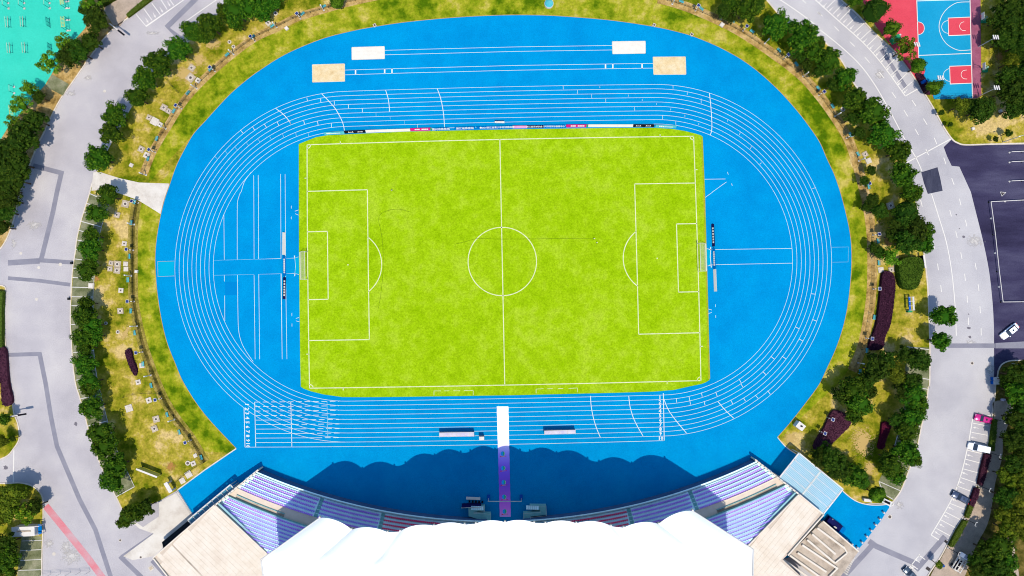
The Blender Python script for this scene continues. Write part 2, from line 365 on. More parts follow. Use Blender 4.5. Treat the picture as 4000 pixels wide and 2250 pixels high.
scal = T(4, 2, 528, 935, 497, 980, 468, 1030, 430, 1075, 400, 1115, 368, 1160, 333, 1205, 298, 1245)
track = sheet('running_track', edge_s + T(3, 2, 1250, 425, 1310, 490, 1400, 545) + T(4, 2, 60, 690) + mat_edge + scal + [(3180, 2150), (3000, 2200), (900, 2200)] + T(0, 2, 1455, 985, 1340, 795), .16, M_track, -.05, kind=STR)
line('edging', edge_s, .16, .19, M_sandy, track, th=.1)
line('edging', T(1, 2, 237, 487, 0, 648) + T(0, 2, 1340, 800), .3, .2, M_conc, track, th=.1)
line('edging', smooth(T(3, 2, 1232, 402, 1262, 440, 1310, 487, 1400, 545), 4), .25, .2, M_conc, track, th=.1)
line('edging', mat_edge, .25, .2, M_conc, track, th=.1)

# mown strip next to the track, ditch and path strips
inner_w = (T(1, 2, 200, 520) + T(0, 2, 1460, 480, 1330, 260, 1215, 70) + T(0, 1, 1110, 1200, 1060, 1000, 1035, 800, 1025, 600, 1025, 400, 1040, 200, 1075, 75))
strip_w = sheet('mown_verge', smooth(edge[:15], 4) + smooth(inner_w[::-1], 4), .135, M_verge, 0, kind=STR)
inner_n = (T(0, 0, 1120, 1380, 1160, 1200, 1260, 1010, 1400, 780, 1546, 620) + T(1, 0, 100, 520, 300, 370, 480, 260, 640, 205, 860, 110, 1100, 40, 1300, 5) + T(2, 0, 100, -40, 1000, -60)
    + T(3, 0, 0, -40, 300, 0, 560, 80, 800, 165, 1000, 270, 1180, 400, 1400, 590, 1540, 770) + T(4, 0, 120, 960, 200, 1150, 270, 1330) + T(4, 1, 310, 60, 350, 240, 370, 430, 365, 700, 340, 950, 280, 1180, 180, 1400) + T(4, 2, -60, 180) + T(3, 2, 1260, 400))
i0 = 16
strip_n = sheet('mown_verge', smooth(edge[i0 + 1:], 4) + smooth(inner_n[::-1], 4), .135, M_verge, 0, kind=STR)
def band(name, px, w, z, m, parent): return line(name, smooth(px, 5), w, z, m, parent, th=.02)
dw = T(0, 2, 1546, 590, 1440, 410, 1320, 250, 1215, 70) + T(0, 1, 1100, 1220, 1050, 1040, 1010, 830, 1003, 640, 1003, 430, 1008, 230, 1035, 60)
dn = T(0, 0, 1080, 1320, 1150, 1150, 1255, 970, 1390, 760, 1546, 590) + T(1, 0, 200, 415, 380, 285, 540, 210, 700, 130, 900, 70, 1080, 20, 1300, -30)
de = T(3, 0, 330, -10, 450, 20, 620, 80, 840, 180, 1000, 270, 1190, 400, 1400, 560, 1546, 720) + T(4, 0, 130, 900, 225, 1060, 290, 1250, 330, 1400) + T(4, 1, 365, 100, 395, 330, 400, 600, 385, 850, 330, 1150, 250, 1350)
band('soil_strip', dw, 2.6, .145, M_dryditch, lawn); band('ditch', dw, .9, .1465, M_ditch, lawn); band('soil_strip', dn, 2.2, .145, M_soil, lawn); band('soil_strip', de, 2.6, .145, M_soil, lawn)
LAWN_STAINS = ((0, 0, 1400, 560, 190, 130, 'S_soil'), (0, 0, 1500, 450, 120, 100, 'S_soil'), (1, 0, 60, 330, 130, 90, 'S_soil'), (1, 0, 510, 230, 100, 40, 'S_soil'), (3, 0, 1270, 440, 140, 60, 'S_soil'), (0, 1, 950, 1060, 44, 140, 'S_soil'), (4, 1, 440, 300, 90, 190, 'S_soil'), (0, 2, 1290, 620, 90, 80, 'S_red'), (4, 2, 330, 440, 170, 230, 'S_soil'), (4, 2, 380, 640, 90, 120, 'S_soil'), (3, 2, 1330, 410, 100, 80, 'S_soil'), (0, 1, 730, 650, 40, 60, 'S_red'), (4, 1, 520, 380, 60, 90, 'S_red'), (4, 0, 1360, 430, 80, 100, 'S_red'))
# concrete path to the track, pavers, bays
sheet('concrete_path', T(0, 0, 705, 1300, 760, 1300, 900, 1345, 1050, 1378, 1283, 1386) + T(0, 1, 1240, 60, 1214, 168, 1130, 115, 1040, 60, 900, 10, 820, -20, 690, -10), .155, M_conc, 0, kind=STR)
pv_out = T(0, 1, 682, 12, 648, 120, 618, 220, 588, 350, 572, 470, 557, 560, 549, 660, 544, 760, 539, 900, 539, 1000, 548, 1150, 558, 1300, 578, 1449) + T(0, 2, 608, 100, 648, 240, 688, 400, 743, 555, 788, 660, 875, 845)
pv_in = T(0, 1, 840, 40, 770, 250, 735, 400, 718, 560, 708, 680, 702, 800, 706, 1000, 708, 1200, 732, 1400) + T(0, 2, 762, 80, 812, 280, 862, 450, 932, 600, 1015, 775)
pav = sheet('grass_paver_bays', smooth(pv_out, 4) + smooth(pv_in[::-1], 4), .15, M_paver, 0, kind=STR)
line('bay_edge', smooth(pv_in, 4), .12, .158, M_worn, pav)
BAY = [(0, 1, a) for a in ((678, 12, 730, 35), (650, 82, 700, 105), (632, 150, 690, 170), (614, 222, 760, 262), (597, 290, 655, 305), (582, 362, 640, 375), (572, 432, 620, 440), (562, 505, 680, 520), (554, 575, 605, 580), (548, 645, 700, 655), (544, 718, 700, 722), (541, 790, 700, 793), (539, 858, 700, 862), (538, 930, 705, 930), (538, 1000, 706, 1000), (543, 1070, 706, 1066), (553, 1212, 710, 1195), (558, 1280, 715, 1262), (574, 1420, 735, 1400))] + \
      [(0, 2, a) for a in ((592, 45, 755, 15), (607, 112, 770, 75), (632, 185, 790, 150), (655, 320, 812, 278), (690, 410, 850, 365), (725, 500, 890, 450), (780, 655, 930, 600), (880, 850, 1015, 775))]
for c, r, a in BAY: line('bay_line', T(c, r, *a), .2, .16, M_worn, pav)
pve_out = T(4, 1, 828, 1175, 826, 1449) + T(4, 2, 815, 30, 797, 180, 758, 350, 731, 480, 682, 615, 612, 795, 560, 880)
pve_in = T(4, 1, 655, 1165, 650, 1449) + T(4, 2, 660, 30, 640, 180, 600, 350, 575, 450, 530, 600, 450, 735, 490, 840)
pave = sheet('grass_paver_bays', smooth(pve_out, 4) + smooth(pve_in[::-1], 4), .15, M_paver, 0, kind=STR)
for c, r, a in [(4, 1, (662, 1168, 830, 1190)), (4, 1, (655, 1385, 830, 1415)), (4, 2, (660, 12, 820, 40)), (4, 2, (650, 180, 800, 215)), (4, 2, (610, 290, 770, 325)), (4, 2, (590, 405, 745, 470)), (4, 2, (520, 600, 690, 660)), (4, 2, (450, 735, 610, 805)), (4, 2, (490, 832, 560, 872)), (4, 2, (450, 735, 490, 832)), (4, 2, (590, 390, 560, 500))]:
    line('bay_line', T(c, r, *a), .16, .16, M_worn, pave)

# outer verges
vw1 = T(0, 0, 1160, -30, 1040, 80, 840, 230, 700, 400, 560, 600, 460, 740, 390, 870, 330, 1000, 280, 1100, 200, 1300, 160, 1400) + T(0, 1, 150, 0, 105, 200, 60, 330, 15, 410, -40, 470)
verge_a = sheet('roadside_verge', smooth(vw1, 4) + [(-500, 980), (-500, -500), (620, -500)], .12, M_soil, -.1, kind=STR); kerb(vw1, verge_a)
vw2 = T(0, 1, -60, 700, 30, 712, 38, 760, 24, 880, 22, 1000, 42, 1150, 66, 1449) + T(0, 2, 85, 60, 102, 210, 130, 290, 145, 370, 138, 430, 100, 490, 50, 545, -60, 590)
verge_b = sheet('roadside_verge', smooth(vw2, 4) + [(-500, 1800), (-500, 1100)], .12, M_lawn, -.1, kind=STR); kerb(vw2, verge_b)
vw3 = T(0, 2, -60, 752, 60, 750, 150, 746, 240, 770, 300, 820, 323, 880, 325, 1000, 321, 1150, 316, 1300, 312, 1560)
verge_c = sheet('roadside_verge', smooth(vw3, 4) + [(160, 2700), (-500, 2700), (-500, 1890)], .12, M_lawn, -.1, kind=STR); kerb(vw3, verge_c)
ve1 = T(4, 0, 130, -40, 190, 20, 290, 110, 420, 250, 530, 350, 640, 470, 720, 590, 780, 680, 860, 810, 930, 940, 1000, 1045, 1050, 1080, 1110, 1093, 1300, 1088, 1600, 1080)
verge_d = sheet('roadside_verge', smooth(ve1, 4) + [(4700, 560), (4700, -500), (3200, -500)], .12, M_lawn, -.1, kind=STR); kerb(ve1, verge_d, .36)
ve2 = T(4, 1, 1700, 1272, 1546, 1272, 1450, 1273, 1385, 1298, 1355, 1345, 1345, 1400) + T(4, 2, 1333, 0, 1326, 100, 1312, 160, 1308, 240, 1280, 440, 1250, 540, 1198, 740, 1142, 880, 1085, 1010, 1000, 1150, 920, 1300, 845, 1410, 790, 1500)
verge_e = sheet('roadside_verge', smooth(ve2, 4) + [(3560, 2700), (4700, 2700), (4700, 1400)], .12, M_ditch, -.1, kind=STR); kerb(ve2, verge_e, .3)
sheet('sidewalk', smooth(T(4, 2, 1318, 135, 1460, 140, 1440, 260, 1390, 420, 1380, 560, 1330, 740, 1310, 880, 1270, 1060, 1180, 1230, 1100, 1449, 1000, 1600, 800, 1600, 850, 1430, 925, 1310, 1010, 1150, 1105, 1015, 1160, 880, 1215, 740, 1262, 540, 1300, 440, 1318, 240), 4, True), .14, M_pave, 0, kind=STR)
sheet('garden_path', smooth(T(4, 2, 1420, 1165, 1450, 1170, 1475, 1230, 1480, 1300, 1510, 1449, 1480, 1449, 1430, 1340, 1455, 1280, 1450, 1220), 4, True), .142, M_pave, 0, verge_e)
sheet('pavement', T(0, 0, 850, -20, 1120, -20, 960, 118, 905, 195, 855, 190, 780, 75), .14, M_pave, 0, kind=STR)
sheet('grass_paver_bays', T(0, 2, 165, 1150, 312, 1150, 306, 1560, 120, 1560, 140, 1330), .15, M_paver, 0, kind=STR)
for a in ((165, 1185, 315, 1180), (150, 1258, 312, 1250), (140, 1332, 310, 1325), (133, 1407, 310, 1402)): line('bay_line', T(0, 2, *a), .16, .16, M_worn, pav)
sheet('stand_apron', T(0, 2, 935, 985, 1080, 1080, 1200, 1000, 1200, 890, 1345, 815, 1460, 1000, 1400, 1060, 1230, 1200, 1225, 1240, 1160, 1300, 1000, 1330, 930, 1300, 1160, 1130, 1050, 1090), .012, M_conc, -.1, kind=STR)
STN = {}
def stainmat(name, col, thr=.5, soft=.16, sc_=.45, amax=.92):
    m = bpy.data.materials.new(name); m.use_nodes = True; t = m.node_tree; N = t.nodes; L = t.links; b = N['Principled BSDF']
    b.inputs['Base Color'].default_value = col; b.inputs['Roughness'].default_value = .95; b.inputs['Specular IOR Level'].default_value = 0
    tc = N.new('ShaderNodeTexCoord'); ln = N.new('ShaderNodeVectorMath'); ln.operation = 'LENGTH'; L.new(tc.outputs['Object'], ln.inputs[0])
    geo = N.new('ShaderNodeNewGeometry'); nz = N.new('ShaderNodeTexNoise'); nz.inputs['Scale'].default_value = sc_; nz.inputs['Detail'].default_value = 9; nz.inputs['Roughness'].default_value = .65; L.new(geo.outputs['Position'], nz.inputs['Vector'])
    s1 = N.new('ShaderNodeMath'); s1.operation = 'MULTIPLY_ADD'; s1.inputs[1].default_value = -.55; s1.inputs[2].default_value = .55; L.new(ln.outputs['Value'], s1.inputs[0])
    ad = N.new('ShaderNodeMath'); ad.operation = 'ADD'; L.new(s1.outputs[0], ad.inputs[0]); L.new(nz.outputs[0], ad.inputs[1])
    mr = N.new('ShaderNodeMapRange'); mr.inputs['From Min'].default_value = .5 + thr - .5 + .22; mr.inputs['From Max'].default_value = .5 + thr - .5 + .22 + soft; mr.inputs['To Max'].default_value = amax; L.new(ad.outputs[0], mr.inputs[0])
    L.new(mr.outputs[0], b.inputs['Alpha']); return m
S_pale = stainmat('pale_stain', A(221, 220, 223), .5, .3, 1.6, 1); S_oil = stainmat('oil_stain', A(128, 126, 140), .5, .08, 1.5, 1)
S_soil = stainmat('bare_earth_stain', A(210, 184, 120), .6, .05, 2.6, 1); S_red = stainmat('red_earth_stain', A(186, 140, 82), .62, .05, 2.6, 1)
def stain(px, rx, ry, m, par, z=.0075, rz=0, name='stain'):
    o = obj(name, [(-1.3, -1.3, 0), (1.3, -1.3, 0), (1.3, 1.3, 0), (-1.3, 1.3, 0)], [(0, 1, 2, 3)], m, par); k = .0683 / S; p = P(*px, z)
    o.location = (p.x, p.y, z); o.scale = (rx * k, ry * k, 1); o.rotation_euler = (0, 0, rz); return o
for c, r, x, y, rx, ry, m, par in ((0, 2, 540, 1300, 130, 110, S_pale, road), (0, 2, 372, 1205, 60, 60, S_pale, road), (0, 2, 500, 1230, 70, 90, S_pale, road), (0, 2, 1060, 1260, 90, 60, S_pale, road), (0, 0, 668, 588, 55, 32, S_pale, road), (0, 0, 540, 705, 60, 38, S_pale, road), (0, 0, 1150, 250, 90, 26, S_pale, road), (0, 1, 105, 390, 38, 70, S_pale, road), (0, 1, 260, 250, 90, 60, S_pale, road), (4, 0, 455, 565, 62, 66, S_pale, roade), (4, 1, 1175, 370, 100, 75, S_pale, roade), (4, 1, 1145, 1140, 60, 40, S_pale, roade), (4, 2, 605, 910, 56, 52, S_pale, roade), (4, 1, 1290, 1340, 60, 70, S_pale, roade),
        (4, 1, 1090, 337, 18, 16, S_oil, roade), (4, 1, 1058, 275, 10, 8, S_oil, roade), (4, 1, 1035, 172, 10, 8, S_oil, roade), (4, 1, 1140, 1095, 26, 18, S_oil, roade), (4, 1, 1130, 1028, 22, 14, S_oil, roade), (4, 1, 1128, 922, 10, 8, S_oil, roade), (0, 2, 572, 300, 22, 22, S_oil, road), (0, 2, 40, 632, 26, 26, S_oil, road)):
    stain(T(c, r, x, y)[0], rx, ry, m, par, .0065 + .0008 * random.random())
for c, r, x, y, rx, ry, m in LAWN_STAINS: stain(T(c, r, x, y)[0], rx, ry, globals()[m], lawn, .1505 + .002 * random.random(), random.uniform(-.5, .5), 'bare_patch')
# green court + floors
court = sheet('exercise_court', T(0, 0, -400, -200, 600, -200, 620, 0, 650, 60, 655, 180, 640, 215, 590, 270, 480, 400, 400, 540, 340, 640, 200, 800, 60, 960, 0, 1060, -400, 1500), .15, M_court, 0, kind=STR)
sheet('paved_entrance', T(0, 0, 390, 560, 520, 635, 475, 722, 345, 655), .165, M_paver, 0, kind=STR)
dark = sheet('car_park', T(4, 0, 1000, 1052, 940, 1110, 965, 1180, 1000, 1252, 1058, 1258, 1100, 1350) + smooth(T(4, 1, 1145, 0, 1190, 180, 1230, 340, 1265, 500, 1290, 650, 1310, 850, 1318, 1000, 1320, 1130, 1320, 1420), 3) + [(4700, 1700), (4700, 540)] + T(4, 0, 1546, 1090, 1100, 1098, 1050, 1086), .006, M_dark, -.2, kind=STR)
sheet('grey_patch', T(4, 1, 1330, 1140, 1700, 1120, 1700, 1180, 1330, 1180), .012, M_patch, -.1, dark)

# trench patches and bands
def trench(pts, w, m=None, par=None): line('trench_patch', pts, w / S * .0683, .008 + .004 * random.random(), m or M_patch, par or road)
trench(T(0, 0, 1480, -10, 1262, 203, 1360, 290), 40); trench(T(0, 0, 250, 1250, 480, 1310), 36); trench(T(0, 0, 466, 1296, 430, 1449) + T(0, 1, 400, 150, 308, 522), 36)
trench(T(0, 1, 60, 530, 300, 515, 545, 532), 32); trench(T(0, 1, 60, 545, 300, 530), 22); trench(T(0, 1, 60, 650, 300, 670, 530, 700), 28); trench(T(0, 1, 55, 1230, 312, 1222), 30); trench(T(0, 1, 298, 1215, 345, 1449) + T(0, 2, 385, 250, 430, 470, 600, 870, 720, 1100, 850, 1500), 34)
trench(T(0, 2, 345, 920, 500, 1110, 660, 1310, 690, 1350), 52, M_redband); trench(T(0, 2, 690, 1350, 780, 1470), 50, M_redband)
trench(T(0, 2, 905, 1300, 1080, 1470), 34); trench(T(0, 2, 925, 1305, 1190, 1120), 34); trench(T(0, 2, 1150, 1330, 1270, 1460), 40)
trench(T(4, 2, 160, 1480, 405, 1212), 40, None, roade); trench(T(4, 2, 375, 1185, 430, 1225, 770, 1372), 40, None, roade); trench(T(4, 2, 730, 1405, 950, 1150), 40, None, roade); trench(T(4, 1, 970, 1160, 1325, 1160), 34, None, roade); trench(T(4, 0, 468, 372, 655, 662), 30, None, roade)
sheet('asphalt_patch', T(4, 0, 770, 1300, 830, 1282, 893, 1262, 915, 1350, 932, 1440, 820, 1464, 790, 1380), .016, M_patchdk, -.1, roade)
# road lines
RL = lambda pts, w=.16, m=None, par=None, z=.022: line('road_line', pts, w * 1.25, z, m or M_white, par or roade)
RL(smooth(T(4, 0, -30, 195, 0, 220, 150, 340, 300, 480, 420, 640, 540, 850, 640, 1040, 730, 1190, 775, 1290), 4), .18)
RL(smooth(T(3, 0, 1220, -20, 1300, 30, 1430, 120, 1546, 210), 4), .18)
RL(smooth(T(4, 1, 848, 15, 900, 180, 960, 380, 1000, 600, 1025, 850, 1035, 1085), 4), .18); RL(T(4, 0, 660, 1228, 1000, 1045), .2)
D0 = ((115, 200, 150, 235), (232, 315, 268, 350), (345, 432, 380, 472), (548, 695, 578, 738), (700, 755, 730, 800), (640, 832, 668, 878), (787, 895, 815, 942), (725, 975, 750, 1020), (868, 1040, 888, 1088), (805, 1125, 825, 1170), (940, 1190, 957, 1240), (1000, 1345, 1018, 1395), (-10, 95, 25, 122), (283, 650, 310, 690), (455, 545, 490, 590), (705, 1370, 720, 1410))
D1 = ((765, 60, 778, 110), (985, 135, 998, 185), (1058, 50, 1070, 100), (1103, 210, 1115, 260), (1030, 295, 1042, 345), (1068, 455, 1078, 505), (1177, 535, 1186, 585), (893, 540, 900, 590), (860, 375, 870, 430), (1097, 617, 1104, 670), (1200, 697, 1206, 748), (917, 703, 923, 755), (1116, 783, 1119, 835), (1213, 860, 1217, 915), (1126, 948, 1127, 1003), (1222, 1028, 1223, 1083))
for a in D0: RL(T(4, 0, *a))
for a in D1: RL(T(4, 1, *a))
RL(T(3, 0, 1410, -10, 1446, 25)); RL(T(3, 0, 1532, 90, 1560, 110))
RL(smooth(T(4, 0, -40, -10, 0, 25, 150, 160, 330, 320, 480, 490, 650, 725), 3), .2); RL(T(4, 0, 650, 725, 750, 668), .2)
for a in ((0, 20, 60, -40), (55, 62, 135, -15), (105, 105, 185, 25), (155, 155, 238, 68), (205, 200, 290, 115), (258, 250, 345, 170), (310, 300, 395, 220), (358, 350, 440, 270), (408, 400, 490, 320), (455, 455, 535, 382), (500, 515, 580, 435), (540, 570, 625, 490), (585, 630, 668, 548), (625, 685, 715, 605)): RL(T(4, 0, *a), .15)
RL(smooth(T(4, 2, 1165, 222, 1120, 480, 1060, 720, 985, 900, 845, 1140), 4), .2); RL(T(4, 2, 845, 1140, 905, 1178), .18); RL(T(4, 2, 1304, 240, 1275, 460), .15)
for a in ((1165, 224, 1308, 242), (1160, 295, 1280, 318), (1150, 365, 1275, 388), (1140, 435, 1262, 460), (1120, 500, 1240, 528), (1105, 568, 1230, 600), (1085, 640, 1205, 672), (1065, 705, 1190, 748), (1040, 770, 1160, 815), (1012, 840, 1130, 880), (985, 900, 1105, 948), (950, 965, 1068, 1025), (918, 1025, 1035, 1088), (885, 1090, 995, 1150)): RL(T(4, 2, *a), .15)
RL(T(4, 2, 760, 1285, 640, 1440), .18); RL(T(4, 2, 750, 1290, 800, 1325), .16); RL(T(4, 2, 695, 1365, 745, 1398), .16)
RL(T(0, 0, 1025, 105, 1103, 198, 1400, -10), .16, None, road)
for a in ((1085, 65, 1148, 152), (1145, 22, 1210, 110), (1210, -10, 1262, 72), (1275, -10, 1312, 40)): RL(T(0, 0, *a), .16, None, road)
RL(T(0, 0, 1375, 180, 1560, 50) + T(1, 0, 100, -10), .16, None, road); RL(T(0, 2, 105, 490, 100, 745), .2, None, road)
def arrow(px, ang, par):
    p = P(px[0], px[1], .024); c, s = math.cos(ang), math.sin(ang)
    sh = [(-.8, -.07), (.1, -.07), (.1, -.28), (.8, 0), (.1, .28), (.1, .07), (-.8, .07)]
    obj('arrow_mark', [(p.x + x * c - y * s, p.y + x * s + y * c, .026) for x, y in sh], [(0, 1, 5, 6), (2, 3, 4), (1, 2, 4, 5)], M_white, par)
for x, y in ((40, 42), (90, 68), (148, 112), (195, 157), (245, 207), (298, 257), (345, 307), (393, 357), (440, 407), (480, 455), (522, 515), (565, 570), (605, 630), (650, 690)): arrow(T(4, 0, x, y)[0], math.radians(-135), roade)
for i, (x, y) in enumerate(((1182, 330), (1165, 405), (1135, 540), (1118, 607), (1098, 675), (1075, 745), (1022, 876), (992, 938), (960, 1000), (925, 1068), (890, 1125), (740, 1335), (708, 1393))): arrow(T(4, 2, x, y)[0], math.radians(170 - i * 2.6), roade)
for x, y in ((1110, 155), (1165, 115), (1218, 75), (1275, 30)): arrow(T(0, 0, x, y)[0], math.radians(-60), road)

# ------------------------------------------------------------------ track markings
R0, SL, LW = 36.5, 84.39 / 2, 1.22
def tp(k, s):                     # s: angle sweep point on lane line k
    return R0 + LW * k
def oval(k, n=70):
    r = R0 + LW * k; pts = []
    for i in range(n + 1):
        t = math.pi / 2 + math.pi * i / n; pts.append((fox - SL + r * math.cos(t), foy + r * math.sin(t)))
    for i in range(n + 1):
        t = -math.pi / 2 + math.pi * i / n; pts.append((fox + SL + r * math.cos(t), foy + r * math.sin(t)))
    out = []
    for i in range(len(pts)):      # subdivide the straights
        a, b = pts[i], pts[(i + 1) % len(pts)]; out.append(a)
        if abs(a[0] - b[0]) > 20:
            for k2 in range(1, 24): out.append((a[0] + (b[0] - a[0]) * k2 / 24, a[1] + (b[1] - a[1]) * k2 / 24))
    return [F(*p) for p in out]
ZL = .168
for k in range(10): line('lane_line', oval(k), .085, ZL, M_lane, track, closed=True)
def FL(pts, w=.1, m=None, name='track_line', z=ZL + .004): return line(name, [F(*p) for p in pts], w, z, m or M_lane, track)
# the sprint straight: eleven lines, extended past the bend
xs, xf = fox - SL - 11.4, fox + SL + .1
def fit_x(c, r, x, y):             # photo tile point -> field metres (Newton)
    px, py = T(c, r, x, y)[0]; X, Y = (px - 2000) / 14.4, (py - 1125) / 14.4 + 7
    for _ in range(12):
        u, v = F(X, Y); u1, v1 = F(X + .1, Y); u2, v2 = F(X, Y + .1)
        a, b, c2, d = (u1 - u) / .1, (u2 - u) / .1, (v1 - v) / .1, (v2 - v) / .1; det = a * d - b * c2
        X += ((px - u) * d - (py - v) * b) / det; Y += ((py - v) * a - (px - u) * c2) / det
    return X, Y
xA = fit_x(1, 2, 380, 300)[0]; xB = fit_x(1, 2, 653, 300)[0]; xC = fit_x(1, 2, 925, 250)[0]; xN = fit_x(1, 2, 299, 300)[0]; xD = fit_x(1, 2, 1015, 250)[0]; xF = fit_x(3, 2, 373, 250)[0]
for k in range(11):
    y = foy + R0 + LW * k
    if k == 10: FL([(xN + (xF - xN) * i / 30, y) for i in range(31)]); continue
    x0 = fox - SL - (max(0, k - 3.2) * 2.4 if k < 9 else 0)
    if k == 9: FL([(xA, y), (xB, y), (fox - SL, y)])
    else:
        xm = xA + (xD - xA) * (k / 11) ** 1.0
        if k > 3: FL([(xA, y), (xm, y)])
        x = xA if k <= 3 else xm
        while x < xD: FL([(x, y), (min(x + 1.5, xD), y)], .12); x += 2.3
yb0, yb1 = foy + R0, foy + R0 + 10 * LW
FL([(xA, yb0), (xA, yb1)], .15); FL([(xB, yb0), (xB, yb1)], .15); FL([(xC, yb0 - .1), (xC, yb1 - 2.5)], .1, M_thin); FL([(xN, yb0 + 1.6), (xN, yb1)], .16); FL([(xF, yb0 - .5), (xF, yb1)], .18)
FL([(xF, yb1), (fox + SL, yb1)], .13)
for k in range(10):
    y = foy + R0 + LW * (k + .5); ch = str(k + 1) if k < 9 else '10'
    for x, rz, sz in ((xN + .8, -math.pi / 2 + fa, 1.4), (xF - .95, 0, 1.4)):
        me = text_mesh(ch, sz, M_lane, .035); o = link('lane_number', me, track); p = P(*F(x, y), ZL + .006); o.location = p; o.rotation_euler = (0, 0, rz)
def tarc(c, r, *a, w=.16): line('break_line', smooth(T(c, r, *a), 5), w, ZL + .004, M_lane, track)
tarc(1, 0, 535, 818, 590, 860, 630, 905, 652, 940); tarc(1, 0, 882, 708, 935, 762, 985, 820, 1025, 890, 1045, 940, 1054, 985); tarc(1, 0, 1365, 681, 1383, 740, 1392, 800, 1394, 842); tarc(2, 0, 208, 668, 235, 745, 255, 850, 264, 960)
tarc(3, 0, 717, 703, 726, 780, 733, 870, 736, 950, 732, 995, 722, 1020); tarc(2, 2, 1366, 90, 1370, 160, 1385, 245, 1410, 330, 1440, 403)
tarc(3, 2, 108, 90, 118, 170, 145, 260, 180, 330, 216, 392); tarc(3, 2, 372, 110, 405, 190, 460, 270, 545, 372); tarc(3, 2, 780, 130, 830, 190, 900, 258)
# relay and hurdle ticks
def tick(c, r, *a, w=.12, m=None): line('stagger_mark', T(c, r, *a), w, ZL + .004, m or M_lane, track)
for a in ((268, 980, 290, 1007), (360, 957, 377, 983), (450, 937, 466, 963), (545, 920, 560, 948), (640, 915, 652, 940), (746, 910, 755, 940), (850, 915, 856, 945), (955, 930, 957, 962), (770, 737, 775, 762), (874, 745, 876, 773), (977, 762, 979, 792), (1084, 790, 1085, 818), (1189, 818, 1190, 847)): tick(1, 0, *a)
for a in ((75, 1180, 95, 1200), (150, 1138, 172, 1162), (228, 1112, 245, 1130), (313, 1075, 330, 1100), (400, 1050, 418, 1075), (490, 1030, 503, 1055), (585, 1012, 598, 1035), (685, 1000, 692, 1028), (780, 1005, 786, 1030), (1292, 850, 1293, 875), (1398, 878, 1400, 900), (1506, 910, 1507, 935)): tick(1, 0, *a, w=.08, m=M_thin)
for a in ((58, 938, 59, 968), (1268, 678, 1268, 710), (1374, 712, 1375, 740), (1436, 652, 1436, 665), (1480, 745, 1481, 770), (1159, 648, 1160, 675)): tick(2, 0, *a, w=.08)
for a in ((104, 715, 105, 728), (210, 748, 211, 760), (318, 780, 318, 792), (425, 820, 425, 833), (532, 868, 532, 880), (636, 930, 637, 942), (150, 808, 151, 835), (442, 645, 443, 668), (550, 690, 550, 715), (655, 745, 655, 780), (364, 872, 364, 902), (463, 912, 464, 945), (858, 900, 853, 918), (950, 1000, 944, 1018), (1035, 1105, 1026, 1125), (1110, 1228, 1098, 1240), (1495, 1425, 1520, 1415)): tick(3, 0, *a, w=.08)
for a in ((1485, 768, 1515, 771), (1495, 962, 1525, 974), (1365, 1018, 1395, 1032), (1393, 1108, 1422, 1125), (1180, 1240, 1208, 1262), (1265, 1240, 1293, 1258), (1120, 1355, 1143, 1378), (940, 1410, 958, 1442)): tick(3, 1, *a)
for a in ((468, 108, 470, 140), (563, 92, 575, 155), (657, 65, 663, 95), (677, 130, 684, 160), (765, 60, 776, 92), (878, 120, 893, 150), (975, 105, 990, 130), (1065, 85, 1085, 108), (1157, 52, 1178, 78), (955, 0, 970, 22)): tick(3, 2, *a)
# infield lines of the left D
def infl(c, r, *a, w=.1, m=None, sm=False):
    p = T(c, r, *a); line('field_line', smooth(p, 5) if sm else p, w, ZL + .002, m or M_lane, track)
infl(1, 0, 369, 1322, 370, 1449); infl(1, 1, 370, 0, 372, 505); infl(1, 0, 403, 1322, 405, 1449); infl(1, 1, 405, 0, 406, 507, 575, 502); infl(1, 0, 572, 1314, 573, 1449); infl(1, 1, 573, 0, 575, 502); infl(1, 0, 606, 1314, 607, 1449); infl(1, 1, 607, 0, 610, 502, 680, 498)
infl(1, 1, 372, 628, 380, 1262); infl(1, 1, 414, 1262, 407, 621, 576, 617, 584, 1262); infl(1, 1, 620, 1262, 610, 617, 680, 614)
infl(1, 1, 270, 0, 250, 60, 245, 140, 245, 510, sm=True); infl(1, 1, 247, 625, 250, 900, 255, 1040, 275, 1130, 310, 1200, 365, 1280, sm=True); infl(1, 0, 275, 1449, 300, 1370, 350, 1300, sm=True)
infl(1, 1, 144, 172, 147, 512); infl(1, 1, 147, 627, 148, 675); infl(1, 1, 150, 782, 151, 972)
infl(1, 1, 67, 516, 372, 508, 406, 507, w=.06, m=M_thin); infl(1, 1, 69, 629, 372, 622, w=.06, m=M_thin)
infl(1, 1, 653, 103, 653, 125); infl(1, 1, 653, 186, 653, 205); infl(1, 1, 680, 145, 708, 135); infl(1, 1, 680, 163, 708, 175); infl(1, 1, 657, 913, 657, 935); infl(1, 1, 658, 993, 658, 1015); infl(1, 1, 688, 955, 712, 946); infl(1, 1, 688, 973, 714, 980)
sheet('javelin_sector', T(1, 1, 680, 498, 708, 490, 710, 622, 680, 614, 686, 560), .172, M_trackpale, .1, track)
infl(1, 1, 676, 480, 683, 520, 686, 560, 683, 600, 678, 635, w=.2, sm=True); infl(1, 1, 680, 498, 708, 490); infl(1, 1, 680, 614, 710, 623)
infl(3, 1, 700, 435, 760, 434, 1340, 426); infl(3, 1, 700, 553, 740, 549, 1344, 537); infl(3, 1, 727, 415, 725, 450, 723, 490, 727, 530, 732, 570, w=.2, sm=True); infl(3, 1, 694, 427, 740, 436); infl(3, 1, 702, 559, 745, 549)
sheet('javelin_sector', T(3, 1, 696, 428, 725, 438, 721, 490, 728, 545, 702, 560), .172, M_trackpale, .1, track)
infl(3, 1, 762, 848, 763, 868); infl(3, 1, 765, 930, 765, 950); infl(3, 1, 708, 883, 736, 891); infl(3, 1, 708, 918, 736, 909)
